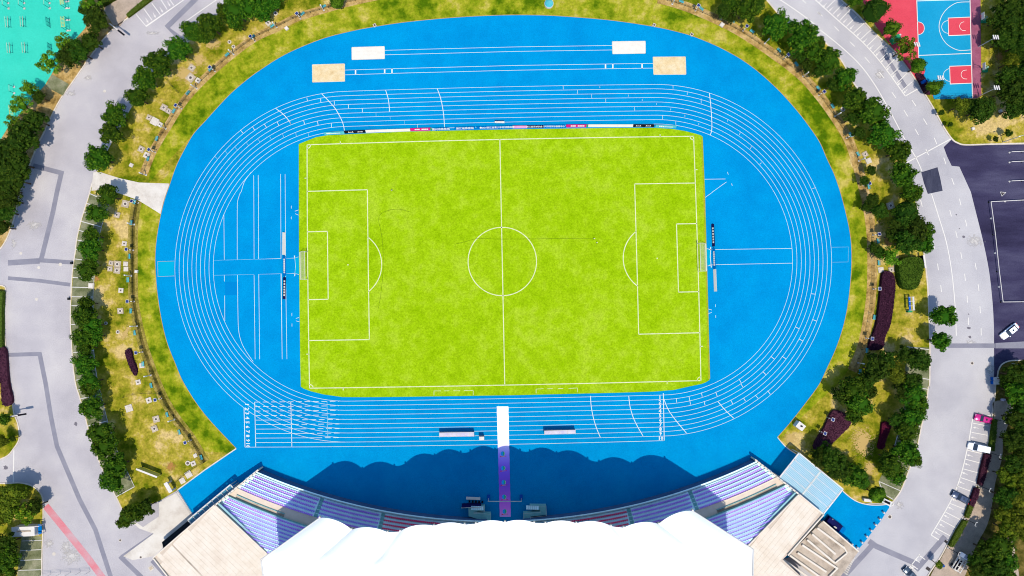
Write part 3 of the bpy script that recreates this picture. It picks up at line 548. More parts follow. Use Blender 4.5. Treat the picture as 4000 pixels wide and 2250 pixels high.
infl(3, 0, 676, 1353, 838, 1351); infl(3, 0, 740, 1449, 846, 1373); infl(3, 1, 680, 45, 742, 0); infl(3, 0, 853, 1298, 860, 1318); infl(3, 0, 884, 1385, 890, 1402)
sheet('water_jump_pad', T(0, 1, 1191, 525, 1312, 522, 1312, 633, 1193, 638), .17, M_trackpale, .1, track); infl(0, 1, 1191, 525, 1312, 522, w=.1); infl(0, 1, 1193, 638, 1314, 633, w=.1); infl(0, 1, 1191, 525, 1193, 638, w=.1)
infl(4, 1, 95, 417, 222, 415, 218, 528, 98, 530, w=.06, m=M_thin)
sheet('deep_blue_patch', T(1, 1, 152, 680, 240, 680, 242, 778, 154, 778), .164, M_trackdeep, .1, track)
# jump runways and pits
infl(1, 0, 1357, 380, 1546, 375) ; infl(2, 0, 0, 374, 800, 354, 1530, 343); infl(1, 0, 1357, 414, 1546, 409); infl(2, 0, 0, 409, 800, 388, 1530, 377)
infl(1, 0, 1057, 529, 1546, 515); infl(2, 0, 0, 515, 800, 494, 1546, 482); infl(3, 0, 0, 482, 292, 479); infl(1, 0, 1057, 565, 1546, 550); infl(2, 0, 0, 550, 800, 530, 1546, 518); infl(3, 0, 0, 518, 292, 514)
for c, x, y0, y1 in ((1, 1138, 527, 562), (1, 1358, 520, 556), (1, 1413, 518, 554), (2, 1479, 483, 519), (2, 1534, 482, 518), (3, 209, 480, 517)): infl(c, 0, x, y0, x, y1, w=.36)
for q, m, nm in ((T(1, 0, 1109, 357, 1356, 350, 1358, 444, 1110, 451), M_sheet, 'covered'), (T(1, 0, 811, 488, 1056, 481, 1057, 614, 812, 621), M_sand, 'open'), (T(2, 0, 1529, 313, 1780, 310, 1781, 403, 1532, 407), M_sheet, 'covered'), (T(3, 0, 291, 430, 537, 428, 541, 562, 296, 563), M_sand, 'open')):
    c0 = P(sum(a for a, b in q) / 4, sum(b for a, b in q) / 4, .16)
    lab = {'covered': 'white covered jump pit', 'open': 'open sandy jump pit'}[nm]
    lab += ' at the runway end towards the ' + ('ball court' if q[0][0] > 2000 else 'exercise court')
    t = thing('jump_pit', lab, 'sand pit', c0, 0, nm + ' jump pits at the ends of the runways')
    w = [P(a, b, .2) - c0 for a, b in q]
    vs = []; fs = []; nx, ny = 12, 7
    for j in range(ny + 1):
        for i in range(nx + 1):
            u, v = i / nx, j / ny; p = (w[0] * (1 - u) + w[1] * u) * (1 - v) + (w[3] * (1 - u) + w[2] * u) * v
            e = 0 if i in (0, nx) or j in (0, ny) else random.uniform(0, .05); vs.append((p.x, p.y, .04 + e))
    for j in range(ny):
        for i in range(nx): k = j * (nx + 1) + i; fs.append((k, k + nx + 1, k + nx + 2, k + 1))
    obj('cover' if nm == 'covered' else 'sand', vs, fs, m, t)
    e = MB()
    for i in range(4):
        a, b = w[i], w[(i + 1) % 4]; d = b - a; e.box(((a.x + b.x) / 2, (a.y + b.y) / 2, .02), (d.length + .1, .1, .08), math.atan2(d.y, d.x))
    e.build('rim', M_conc, t)

# ------------------------------------------------------------------ pitch
def fpx(c, r, *a): return T(c, r, *a)
pe = (T(1, 0, 709, 1087, 770, 1062, 840, 1035, 930, 1020, 1040, 1015) + T(2, 0, 0, 992, 800, 975) + T(3, 0, 0, 965, 300, 964, 430, 972, 530, 988, 610, 1008, 658, 1023)
      + T(3, 1, 680, 0, 700, 700, 718, 1420, 690, 1437, 660, 1449) + T(3, 2, 560, 20, 450, 45, 300, 58, 0, 67) + T(2, 2, 800, 85, 0, 97) + T(1, 2, 1200, 100, 1040, 99, 900, 80, 800, 55, 745, 35, 724, 20) + T(1, 1, 720, 1300, 715, 900, 711, 500, 709, 0))
pitch = sheet('football_pitch', pe, .18, M_pitch, 0, kind=STR)
line('worn_edge', T(3, 0, 660, 1030) + T(3, 1, 677, 0, 697, 700, 716, 1410), .5, .186, M_pitchedge, pitch)
PL, PW = 52.5, 32.95; ZP = .19
def GL(pts, w=.24): return line('pitch_line', [F(*p) for p in pts], w, ZP, M_chalk, pitch)
def seg(a, b, n=12): return [(a[0] + (b[0] - a[0]) * i / n, a[1] + (b[1] - a[1]) * i / n) for i in range(n + 1)]
GL(seg((-PL, -PW), (PL, -PW), 24)); GL(seg((-PL, PW), (PL, PW), 24)); GL(seg((-PL, -PW), (-PL, PW))); GL(seg((PL, -PW), (PL, PW))); GL(seg((0, -PW), (0, PW)))
GL([(9.15 * math.cos(2 * math.pi * i / 60), 9.15 * math.sin(2 * math.pi * i / 60)) for i in range(61)])
for s in (-1, 1):
    e = s * PL
    GL(seg((e, -20.16), (e - s * 16.5, -20.16), 4)); GL(seg((e - s * 16.5, -20.16), (e - s * 16.5, 20.16), 8)); GL(seg((e - s * 16.5, 20.16), (e, 20.16), 4))
    GL(seg((e, -9.16), (e - s * 5.5, -9.16), 3)); GL(seg((e - s * 5.5, -9.16), (e - s * 5.5, 9.16), 5)); GL(seg((e - s * 5.5, 9.16), (e, 9.16), 3))
    a0 = math.acos(5.5 / 9.15); GL([(e - s * 11 - s * 9.15 * math.cos(-a0 + 2 * a0 * i / 20), 9.15 * math.sin(-a0 + 2 * a0 * i / 20)) for i in range(21)])
    for t in (-1, 1):
        GL([(e - s * math.cos(i * math.pi / 16) * 1.0, t * PW - t * math.sin(i * math.pi / 16) * 1.0) for i in range(9)], .2)
        GL([(e, t * (PW - 9.15)), (e + s * .7, t * (PW - 9.15))], .2); GL([(e - s * 9.15, t * PW), (e - s * 9.15, t * (PW + .7))], .2)
    line('pitch_line', [F(e - s * 11 - .15, 0), F(e - s * 11 + .15, 0)], .3, ZP, M_chalk, pitch)
for q in ((184, 52, 184, 85), (184, 52, 235, 52), (260, 52, 300, 51), (330, 51, 380, 51), (410, 50, 480, 48), (480, 48, 480, 85), (955, 38, 955, 70), (955, 38, 1010, 36), (1040, 36, 1080, 35), (1120, 35, 1160, 34), (1200, 33, 1267, 30), (1267, 30, 1267, 62)): line('pitch_line', T(2, 2, *q), .12, ZP, M_chalk, pitch)


# ------------------------------------------------------------------ grandstand
ZF = 3.0
fr = T(1, 2, 408, 645, 700, 810, 875, 885, 1340, 970) + T(2, 2, 0, 976, 450, 1005, 1060, 1000) + T(3, 2, 0, 940, 330, 880, 590, 820, 860, 705, 1060, 568)
fw = [P(a, b, ZF) for a, b in fr]
# circle through the front wall (least squares)
Sx = Sy = Sxx = Syy = Sxy = Sxz = Syz = Sz = 0; nn = len(fw)
mxx = sum(p.x for p in fw) / nn; myy = sum(p.y for p in fw) / nn
for p in fw:
    u, v = p.x - mxx, p.y - myy; z2 = u * u + v * v
    Sxx += u * u; Syy += v * v; Sxy += u * v; Sxz += u * z2; Syz += v * z2
det = Sxx * Syy - Sxy * Sxy
ucx = (Sxz * Syy - Syz * Sxy) / 2 / det; ucy = (Syz * Sxx - Sxz * Sxy) / 2 / det
OC = Vector((mxx + ucx, myy + ucy)); RF = math.sqrt(ucx * ucx + ucy * ucy + (Sxx + Syy) / nn)
def pol(r, t, z): return Vector((OC.x + r * math.sin(t), OC.y - r * math.cos(t), z))
def ang(px, z): p = P(px[0], px[1], z); return math.atan2(p.x - OC.x, -(p.y - OC.y))
polyL = [(1050, 1801), (842, 1972), (1046, 2163), (1250, 2420), (1960, 2420), (1918, 2035), (1916, 1960)]
polyR = [(2910, 1764), (3120, 1930), (2922, 2129), (2800, 2420), (1990, 2420), (2043, 2033), (2045, 1960)]
stand = thing('grandstand', 'curved grandstand of white steps and violet and red seats under a scalloped white membrane roof', 'grandstand', P(1965, 2040, 0))
SO = Vector(stand.location)
def rel(v): return (v[0] - SO.x, v[1] - SO.y, v[2] - SO.z)
class SB(MB):
    def build(s, name, m, parent=None, sm=False, **kw):
        s.v = [rel(v) for v in s.v]; return obj(name, s.v, s.f, m, parent or stand, sm, **kw)
def sect(mb, r0, r1, z, zb, t0, t1, poly, step=.003, top=True):
    n = max(1, int((t1 - t0) / step))
    for i in range(n):
        a, b = t0 + (t1 - t0) * i / n, t0 + (t1 - t0) * (i + 1) / n
        c = pol((r0 + r1) / 2, (a + b) / 2, z)
        if poly and not inside(px_of(c), poly): continue
        v = [pol(r0, a, z), pol(r1, a, z), pol(r1, b, z), pol(r0, b, z), pol(r0, a, zb), pol(r0, b, zb), pol(r1, a, zb), pol(r1, b, zb)]
        mb.add(v, [(0, 1, 2, 3), (4, 0, 3, 5), (1, 6, 7, 2), (0, 4, 6, 1), (3, 2, 7, 5)])
def seat_at(mb, r, t, z):
    c = pol(r, t, z); cs, sn = math.cos(t), math.sin(t)
    def tr(x, y, zz): return (c.x + x * cs - y * sn, c.y + x * sn + y * cs, z + zz)
    # y>0 faces the field: pan, then a back rest rounded towards the rear
    pan = [(-.2, .11), (.2, .11), (.22, -.12), (.12, -.2), (-.12, -.2), (-.22, -.12)]
    mb.add([tr(x, y, .36) for x, y in pan] + [tr(x, y, .42) for x, y in pan], [(6, 7, 8, 9, 10, 11)[::-1], (0, 1, 7, 6)])
    bk = [(-.21, -.1), (-.11, -.2), (.11, -.2), (.21, -.1)]
    mb.add([tr(x, y, .42) for x, y in bk] + [tr(x * .95, y - .05, .66) for x, y in bk], [(0, 1, 5, 4), (1, 2, 6, 5), (2, 3, 7, 6)])
aisL = [ang(T(1, 2, x, y)[0], 3.4) for x, y in ((865, 915), (1338, 1010))] + [ang(T(2, 2, 360, 1030)[0], 3.4)]
aisR = [ang(T(3, 2, x, y)[0], 3.4) for x, y in ((595, 868), (118, 980))] + [ang(T(2, 2, 1120, 1020)[0], 3.4)]
extraL, extraR = ang((835, 1972), 6.5), ang((3127, 1930), 6.5)
LOW = [(RF + 1.15 + .92 * i, 2.3 + .38 * i) for i in range(5)]
UPR = [(RF + 8.3 + .88 * i, 4.6 + .2 * i) for i in range(14)]
vomL = (ang(T(1, 2, 250, 815)[0], 4.3), ang(T(1, 2, 600, 985)[0], 4.3)); vomR = (ang(T(3, 2, 790, 1000)[0], 4.3), ang(T(3, 2, 1215, 745)[0], 4.3))
for side, poly, ais, vom, tl, th in (('L', polyL, aisL, vomL, extraL - .02, -.012), ('R', polyR, aisR, vomR, .012, extraR + .02)):
    st = SB(); sect(st, RF + .02, RF + .69, 1.95, 0, tl, th, poly)
    for r, z in LOW: sect(st, r - .46, r + .46, z, 0, tl, th, poly)
    for r, z in UPR: sect(st, r - .44, r + .44, z, 0, tl, th, poly)
    st.build('terrace_steps', M_step)
    cc = SB(); r0, r1 = LOW[-1][0] + .46, UPR[0][0] - .44
    sect(cc, r0, r1 - 1.0, 4.1, 0, tl, th, poly)
    for a, b in ((tl, vom[0]), (vom[1], th)): sect(cc, r1 - 1.0, r1, 4.1, 0, a, b, poly)
    cc.build('concourse', M_beige)
    vo = SB(); sect(vo, r1 - 1.0, r1, 3.85, 0, vom[0], vom[1], poly); vo.build('stair_well', M_stain)
    pw = SB(); sect(pw, r1 - 1.12, r1 - 1.0, 4.4, 4.0, vom[0], vom[1], poly); pw.build('parapet', M_teal)
    pw = SB(); sect(pw, r1 - .02, r1 + .08, 4.75, 4.0, tl, th, poly); pw.build('parapet', M_teal)
    # rows of seats, block by block
    cuts = sorted([tl] + ais + [th])
    for tier, rows in (('low', LOW), ('up', UPR)):
        for ri, (r, z) in enumerate(rows):
            edges = cuts if tier == 'low' else [tl, th]
            for bi in range(len(edges) - 1):
                t0, t1 = edges[bi] + .55 / r, edges[bi + 1] - .55 / r
                mb = SB(); n = int((t1 - t0) * r / .5)
                for k in range(n):
                    t = t0 + (k + .5) * .5 / r; c = pol(r, t, z); q = px_of(c)
                    if not inside(q, poly): continue
                    q2 = px_of(pol(r, t + (-1.0 if side == 'L' else 1.0) / r, z))
                    if not inside(q2, poly): continue
                    seat_at(mb, r, t, z)
                if mb.f:
                    mid = (t0 + t1) / 2
                    red = tier == 'low' and (mid > aisL[1] if side == 'L' else mid < aisR[1])
                    mb.build('seat_row', M_red if red else (M_violet if (ri % 2 == 0 and tier == 'low') or ri < 2 else M_bluev), kind='stuff')
    # aisle strips
    for t in ais:
        asl = SB()
        for r, z in LOW: sect(asl, r - .46, r + .46, z + .02, z - .36, t - .5 / r, t + .5 / r, poly, step=.002)
        if asl.f: asl.build('aisle', M_teal)
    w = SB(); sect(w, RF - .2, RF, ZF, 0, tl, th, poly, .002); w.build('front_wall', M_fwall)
    cp = SB(); sect(cp, RF - .24, RF + .04, ZF + .06, ZF + .003, tl, th, poly, .002); cp.build('coping', M_step)
    rl = SB(); n = int((th - tl) * RF / 1.5); last = None
    for i in range(n + 1):
        t = tl + (th - tl) * i / n; p = pol(RF - .08, t, ZF + .06)
        if not inside(px_of(p), poly): last = None; continue
        rl.tube(p, p + Vector((0, 0, .75)), .03, n=5)
        if last is not None:
            for hz in (.4, .75): rl.tube(last + Vector((0, 0, hz)), p + Vector((0, 0, hz)), .025, n=5)
        last = p
    rl.build('railing', M_steel)
# end walls of the banks
for a, b in (((1011, 1834), (842, 1972)), ((2948, 1794), (3120, 1930))):
    w = SB(); n = 14; A0, B0 = P(*a, 3.0), P(*b, 6.5)
    for i in range(n):
        p, q = A0.lerp(B0, i / n), A0.lerp(B0, (i + 1) / n); d = (q - p).normalized(); k = Vector((-d.y, d.x, 0)) * .2
        z = max(p.z, q.z) - .1 + .25
        w.add([(v.x, v.y, zz) for zz in (0, z) for v in (p - k, q - k, q + k, p + k)], [(4, 5, 6, 7), (0, 1, 5, 4), (2, 3, 7, 6), (0, 4, 7, 3), (1, 2, 6, 5)])
    w.build('end_wall', M_beam)
# decks beside the banks, paved
ZD = 6.5
decks = ([(840, 1971), (1046, 2163), (1250, 2420), (790, 2420), (600, 2178)], [(3120, 1930), (3216, 2009), (3076, 2168), (3058, 2186), (3170, 2290), (3170, 2420), (2800, 2420), (2922, 2129)])
for di, dk in enumerate(decks):
    pts = [P(a, b, ZD) for a, b in dk]
    d = SB().slab([(p.x, p.y) for p in pts], 0, ZD - .06).build('paved_deck', M_deckbase)
    d['label'] = ['pale paved roof deck', 'pale paved roof deck with stained streaks'][di]
    cx, cy = sum(p.x for p in pts) / len(pts), sum(p.y for p in pts) / len(pts)
    ax = (pts[1] - pts[0]).normalized(); ay = Vector((-ax.y, ax.x, 0)); st_ = 1.15
    big = SB(); cnt = 0; tile = None; cand = []
    for i in range(-45, 46):
        for j in range(-45, 46):
            c = pts[0] + ax * (i * st_ + .58) + ay * (j * st_ + .58); c.z = ZD
            if inside(px_of(c), dk) and all(inside(px_of(c + ax * sx * .5 + ay * sy * .5), dk) for sx in (-1, 1) for sy in (-1, 1)): cand.append(c)
    cand.sort(key=lambda c: abs(px_of(c)[1] - 2050) + (0 if 0 < px_of(c)[1] < 2250 else 9999))
    h = st_ / 2 - .012
    me = bpy.data.meshes.new('slab')
    mb = MB(); mb.box((0, 0, 0), (2 * h, 2 * h, .07), math.atan2(ax.y, ax.x)); me.from_pydata(mb.v, [], mb.f); me.materials.append(M_deck)
    for k, c in enumerate(cand):
        dz = random.uniform(0, .006)
        if k < 260:
            o = link('slab', me, d); o.location = rel((c.x, c.y, ZD - .02 + dz))
        else: big.box((c.x, c.y, ZD - .02 + dz), (2 * h, 2 * h, .07), math.atan2(ax.y, ax.x))
    if big.f:
        o = big.build('slab_field', M_deck, d, kind='stuff')
    seq = [(4, 0)] if di == 0 else [(0, 1), (1, 2)]
    for a, b in seq + ([(3, 4), (0, 1)] if di == 0 else [(7, 0)]):
        p, q = pts[a], pts[b]; dd = q - p
        SB().box(((p.x + q.x) / 2, (p.y + q.y) / 2, ZD + .12), (dd.length, .3, .5), math.atan2(dd.y, dd.x)).build('parapet', M_beam)
    bw = SB(); p, q = (pts[0], pts[1]) if di == 0 else (pts[7], pts[0]); dd = q - p; nrm = Vector((-dd.y, dd.x, 0)).normalized() * (.5 if di == 0 else .5)
    bw.box(((p.x + q.x) / 2 + nrm.x, (p.y + q.y) / 2 + nrm.y, ZD - .5), (dd.length, .6, .3), math.atan2(dd.y, dd.x)); bw.build('gutter', M_gutter)
p, q = P(*Z8(500, 1095)[0], ZD), P(*Z8(850, 1460)[0], ZD); dd = q - p
SB().box(((p.x + q.x) / 2, (p.y + q.y) / 2, ZD + .03), (dd.length, .35, .05), math.atan2(dd.y, dd.x)).build('drain_strip', M_stain)
# membrane roof: eight bulging panels in pairs
ZR = 19.5
K = T(1, 2, 868, 1010, 1110, 1100, 1380, 1120, 1476, 1112) + T(2, 2, 185, 1071, 415, 1062, 500, 1054, 720, 1044, 940, 1048, 1025, 1052, 1258, 1052, 1520, 1072) + T(3, 2, 70, 1085, 335, 1057, 590, 957)
roofpart = None
rb = SB()
def roof_h(px): return 26.0 - 6.5 * ((px - 1975) / 722) ** 2
kp = [P(a, b, roof_h(a)) for a, b in K]
backL, backR = P(*T(1, 2, 440, 1449)[0], ZR), P(*T(3, 2, 1045, 1449)[0], ZR)
sideL, sideR = P(*T(1, 2, 425, 1325)[0], ZR), P(*T(3, 2, 1050, 1250)[0], ZR)
yback = backL.y - 22
lobes = [(0, 1), (1, 2), (3, 4), (4, 5), (6, 7), (7, 8), (9, 10), (10, 11), (12, 13), (13, 14)]
gaps = [(2, 3), (5, 6), (8, 9), (11, 12)]
xmin, xmax = sideL.x, sideR.x
roofpart = None
def xl(y):
    return sideL.x + (backL.x - sideL.x) * (sideL.y - y) / (sideL.y - backL.y) if y < sideL.y else kp[0].x + (sideL.x - kp[0].x) * (kp[0].y - y) / (kp[0].y - sideL.y)
def xr(y):
    return sideR.x + (backR.x - sideR.x) * (sideR.y - y) / (sideR.y - backR.y) if y < sideR.y else kp[-1].x + (sideR.x - kp[-1].x) * (kp[-1].y - y) / (kp[-1].y - sideR.y)
def roof_strip(i, j, bul, nm, nu=10, nv=24):
    mb = SB(); a, b = kp[i], kp[j]; d = b - a; L = d.length; nr = Vector((-d.y, d.x, 0)).normalized()
    if nr.y < 0: nr = -nr
    for v in range(nv + 1):
        for u in range(nu + 1):
            s = u / nu; e = a.lerp(b, s); f = e + nr * (bul * L * 4 * s * (1 - s)); t = v / nv
            sg = (e.x - kp[0].x) / (kp[-1].x - kp[0].x); y = e.y + (yback - e.y) * t
            X = lambda yy: xl(yy) + (xr(yy) - xl(yy)) * sg
            arch = math.sin(math.pi * s) * (.8 + .2 * min(1, t * 4)) * (1 if bul > 0 else -.4)
            y2 = f.y + (yback - f.y) * t
            mb.v.append(Vector((f.x + X(y) - X(e.y), y2, e.z + arch)))
    for v in range(nv):
        for u in range(nu):
            k = v * (nu + 1) + u; mb.f.append((k, k + nu + 1, k + nu + 2, k + 1))
    return mb.build(nm, M_roof, roofpart, True)
fr_ = SB(); fr_.tube(Vector((kp[0].x, yback + 1, ZR - .8)), Vector((kp[-1].x, yback + 1, ZR - .8)), .4, n=8)
roofpart = fr_.build('membrane_roof', M_steel)
roofpart['label'] = 'white scalloped tensile membrane roof'
for t, q in ((kp[0], sideL), (sideL, backL), (kp[-1], sideR), (sideR, backR)):
    c = SB(); c.tube(t + Vector((0, 0, .05)), q + Vector((0, 0, .05)), .16, n=8); c.build('edge_tube', M_steel, roofpart)
for i, j in lobes: roof_strip(i, j, .125, 'roof_panel')
for i, j in gaps: roof_strip(i, j, -.05, 'valley_panel', 6)
for k in range(len(kp)):
    c = SB(); c.tube(kp[k] + Vector((0, .2, -.25)), kp[k] + Vector((0, .2, .35)), .28, .2, 8); c.build('cable_node', M_plast, roofpart)
for k in (1, 4, 7, 10, 13):        # raking masts behind the seats carry the roof
    p = kp[k]; c = SB(); b0 = Vector((p.x + (p.x - kp[7].x) * .02, p.y - 17, 7)); c.tube(b0, Vector((p.x, p.y - 1, p.z - .4)), .35, .22, 10); c.tube(Vector((b0.x, b0.y, 0)), b0, .45, .35, 10); c.build('roof_mast', M_steel, roofpart)

# lower roof with fins beside the deck
q = Z7(580, 868, 965, 1190, 800, 1420, 740, 1500, 560, 1520, 222, 1222)
t = thing('finned_roof', 'low stained concrete roof crossed by long pale fins beside the paved deck', 'roof', P(*Z7(560, 1200)[0], 0)); TO = Vector(t.location)
ps = [P(a, b, 3.6) for a, b in q]; mb = MB().slab([(p.x - TO.x, p.y - TO.y) for p in ps], 0, 3.6); mb.build('roof_slab', M_stain, t)
for a in ((525, 935, 815, 1150), (470, 1000, 720, 1215), (418, 1062, 712, 1308), (365, 1117, 745, 1372), (315, 1200, 622, 1405), (230, 1226, 560, 1462), (160, 1272, 440, 1468)):
    (p, q2) = [P(x, y, 4.0) for x, y in Z7(*a)]; d = q2 - p
    MB().box(((p.x + q2.x) / 2 - TO.x, (p.y + q2.y) / 2 - TO.y, 3.85), (d.length, .5, .6), math.atan2(d.y, d.x)).build('fin', M_beam, t)
for a in ((815, 1150, 845, 1203), (845, 1205, 715, 1312), (590, 865, 970, 1190), (740, 1370, 650, 1460)):
    (p, q2) = [P(x, y, 4.0) for x, y in Z7(*a)]; d = q2 - p
    MB().box(((p.x + q2.x) / 2 - TO.x, (p.y + q2.y) / 2 - TO.y, 3.8), (d.length, .35, .5), math.atan2(d.y, d.x)).build('edge_beam', M_beam, t)
st = MB()
for k in range(9):
    (p,) = [P(x, y, .0) for x, y in Z7(800 + k * 9, 1400 - k * 22)]; st.box((p.x - TO.x, p.y - TO.y, .12 + .02 * k), (2.6, .3, .3), math.radians(-35))
st.build('stair', M_conc, t)

# glazed canopies
def canopy(lab, c4, z, gm, bays, rows, slat, name='glazed_canopy'):
    w = [P(a, b, z) for a, b in c4]; o = Vector((sum(p.x for p in w) / 4, sum(p.y for p in w) / 4, 0)); t = thing(name, lab, 'canopy', o)
    w = [p - o for p in w]
    def B(u, v): return (w[0] * (1 - u) + w[1] * u) * (1 - v) + (w[3] * (1 - u) + w[2] * u) * v
    for i in range(bays):
        for j in range(rows):
            u0, u1, v0, v1 = i / bays + .012, (i + 1) / bays - .012, j / rows + .015, (j + 1) / rows - .015
            mb = MB(); a, b, c, d = B(u0, v0), B(u1, v0), B(u1, v1), B(u0, v1)
            mb.add([a, b, c, d] + [p + Vector((0, 0, .04)) for p in (a, b, c, d)], [(0, 3, 2, 1), (4, 5, 6, 7), (0, 1, 5, 4), (1, 2, 6, 5), (2, 3, 7, 6), (3, 0, 4, 7)])
            g_ = mb.build('glass_panel', gm, t)
            if slat:
                sb = MB(); n = slat
                for k in range(n):
                    uu = u0 + (u1 - u0) * (k + .5) / n; p, q = B(uu, v0) + Vector((0, 0, .07)), B(uu, v1) + Vector((0, 0, .07)); dd = q - p
                    sb.box(((p.x + q.x) / 2, (p.y + q.y) / 2, p.z), (dd.length, .075, .05), math.atan2(dd.y, dd.x))
                sb.build('slat_set', M_steel, g_, kind='stuff')
    def beam(p, q, w_, nm):
        dd = q - p; MB().box(((p.x + q.x) / 2, (p.y + q.y) / 2, p.z + .02), (dd.length, w_, .22), math.atan2(dd.y, dd.x)).build(nm, M_steel, t)
    for i in range(bays + 1): beam(B(i / bays, 0), B(i / bays, 1), .34 if i in (0, bays, bays // 2) else .14, 'rafter')
    for j in range(rows + 1): beam(B(0, j / rows), B(1, j / rows), .3 if j in (0, rows) else .16, 'purlin')
    for u, v in ((0, 0), (1, 0), (1, 1), (0, 1), (.5, 0), (.5, 1)):
        p = B(u, v); MB().tube((p.x, p.y, 0), (p.x, p.y, z - .05), .12, n=8).build('post', M_steel, t)
canopy('large pale blue glazed canopy on a white steel frame between stand end and grass', Z7(330, 135, 800, 520, 590, 785, 118, 402), 4.5, G_blue, 2, 4, 20)
canopy('narrow teal glazed canopy along the outer wall of the stand', Z8(1160, 415, 1200, 462, 722, 862, 680, 815), 4.0, G_teal, 1, 9, 0)
t = thing('side_annex', 'low annex against the paved deck wall, its dark roof standing in for shade', 'annex', P(*Z8(560, 990)[0], 0)); TO = Vector(t.location)  # the deck's shade on this strip is put into the dark roof
ps = [P(a, b, 2.6) for a, b in Z8(682, 822, 722, 866, 402, 1142, 385, 1065)]
MB().slab([(p.x - TO.x, p.y - TO.y) for p in ps], 0, 2.5).build('wall', M_stain, t); MB().slab([(p.x - TO.x, p.y - TO.y) for p in ps], 2.51, 2.65).build('roof', M_dsteel, t)

# entrance stairs by the tunnel
for lab, pts in (('teal entrance stair beside the tunnel with a banner board in front', Z6(425, 1122, 637, 1105, 637, 1168, 500, 1182, 500, 1192, 716, 1202, 716, 1330, 430, 1240)), ('teal entrance stair beside the tunnel without a banner', Z6(1216, 1098, 1425, 1100, 1432, 1222, 1225, 1245, 1222, 1330, 1134, 1330, 1134, 1195, 1350, 1180, 1350, 1165, 1218, 1160))):
    c = Vector((sum(a for a, b in pts) / len(pts), sum(b for a, b in pts) / len(pts))); o = P(c.x, c.y, 0); t = thing('entrance_stair', lab, 'stair', o, 0, 'stairs by the players tunnel')
    ps = [P(a, b, 1.6) - o for a, b in pts]; MB().slab([(p.x, p.y) for p in ps], -.0, 1.55).build('landing', M_teal, t)
    k0 = ps[0] if 'with a' in lab else ps[1]
    rl = MB()
    for i in range(len(ps) - 2):
        a, b = ps[i], ps[i + 1]; rl.tube((a.x, a.y, 2.4), (b.x, b.y, 2.4), .03, n=5); rl.tube((a.x, a.y, 1.55), (a.x, a.y, 2.4), .03, n=5)
    rl.build('handrail', M_steel, t)
    for k in range(6):
        x = min(p.x for p in ps) + 1.0 + k * .55; y = max(p.y for p in ps) - .6
        MB().box((x, y, 1.55 + .05 * k), (.5, 1.0, .1)).build('tread', M_step, t)

# ------------------------------------------------------------------ things on the field
ZT = .16
def tile_ang(c, r, x0, y0, x1, y1):
    (a, b) = T(c, r, x0, y0, x1, y1); p, q = P(*a), P(*b); return math.atan2(q.y - p.y, q.x - p.x)
# advertising boards: sloped panels on wedge feet; local x along the board, reading side towards -y
def adboard(p0, p1, face, lab, word=None, wm=None, wsize=.6, zone=None, grp='advertising boards'):
    a, b = P(*p0, ZT + .3), P(*p1, ZT + .3); d = b - a; L = d.length; c = (a + b) / 2; c.z = ZT
    t = thing('advertising_board', lab, 'advertising board', c, math.atan2(d.y, d.x), grp)
    y0, y1, z0, z1 = -.32, .18, .05, .78
    pn = MB(); pn.add([(-L / 2, y0, z0), (L / 2, y0, z0), (L / 2, y1, z1), (-L / 2, y1, z1), (-L / 2, y0 + .05, z0), (L / 2, y0 + .05, z0), (L / 2, y1 + .05, z1), (-L / 2, y1 + .05, z1)],
           [(0, 1, 2, 3), (5, 4, 7, 6), (3, 2, 6, 7), (0, 4, 5, 1), (0, 3, 7, 4), (1, 5, 6, 2)]); pn.build('panel', face, t)
    for k in (-1, 0, 1):
        MB().add([(k * (L / 2 - .3) + e, y, z) for e in (-.02, .02) for y, z in ((y0 + .06, 0), (y1 + .12, 0), (y1 + .07, z1 - .1))], [(0, 1, 2), (5, 4, 3), (0, 3, 4, 1), (1, 4, 5, 2), (2, 5, 3, 0)]).build('foot', M_dsteel, t)
    sl = math.atan2(z1 - z0, y1 - y0); nrm = Vector((0, -math.sin(sl), math.cos(sl)))
    if zone:
        for u0, u1, m in zone:
            e = nrm * .006; MB().add([Vector((L * (u - .5), y, z)) + e for u, y, z in ((u0, y0, z0), (u1, y0, z0), (u1, y1, z1), (u0, y1, z1))], [(0, 1, 2, 3)]).build('print', m, t)
    if word:
        for wtxt, u in word:
            o = link('lettering', text_mesh(wtxt, wsize, wm or M_white, .012), t); mid = Vector((L * (u - .5), (y0 + y1) / 2, (z0 + z1) / 2)) + nrm * .014
            o.location = mid; o.rotation_euler = (sl, 0, 0)
    return t
def zb(x0, y0, s): return lambda x, y: (x0 + x / s, y0 + y / s)
b1, b2, b3 = zb(1240, 470, 5.152), zb(1640, 460, 5.152), zb(2100, 450, 4.2933)
adboard(b1(140, 268), b1(540, 245), M_cyan, 'pale turquoise board at the start of the touchline row, next to a black one', [('●■▲▬▬▬▬', .45)], None, .55)
adboard(b1(546, 238), b1(965, 222), M_black, 'black board with white lettering between turquoise and blank white boards', [('▲▬▲', .3), ('▲▬▲', .75)], None, .5)
adboard(b1(972, 222), b1(1866, 192), M_sheet, 'long blank white board between a black board and a magenta board', [('口', .2)], M_steel, .4)
adboard(b1(1870, 187), b1(2300, 175), M_pink, 'magenta board with white lettering next to the sports bureau boards', [('■■■', .32), ('■■■■', .68)], None, .5, [(.93, 1.0, M_green)])
adboard(b1(2330, 182), b1(2640, 172), M_bboard, 'blue board reading the city sports bureau in white characters', [('嘉兴市体育局', .5)], None, .8)
adboard(b2(700, 216), b2(1115, 206), M_bboard, 'blue board reading the provincial sports bureau in white characters', [('浙江省体育局', .5)], None, .8)
adboard(b2(1140, 203), b2(1865, 186), M_bboard, 'long blue board with a row of many small white characters', [('◆', .12), ('2020浙江省青少年足球锦标赛', .6)], None, .68)
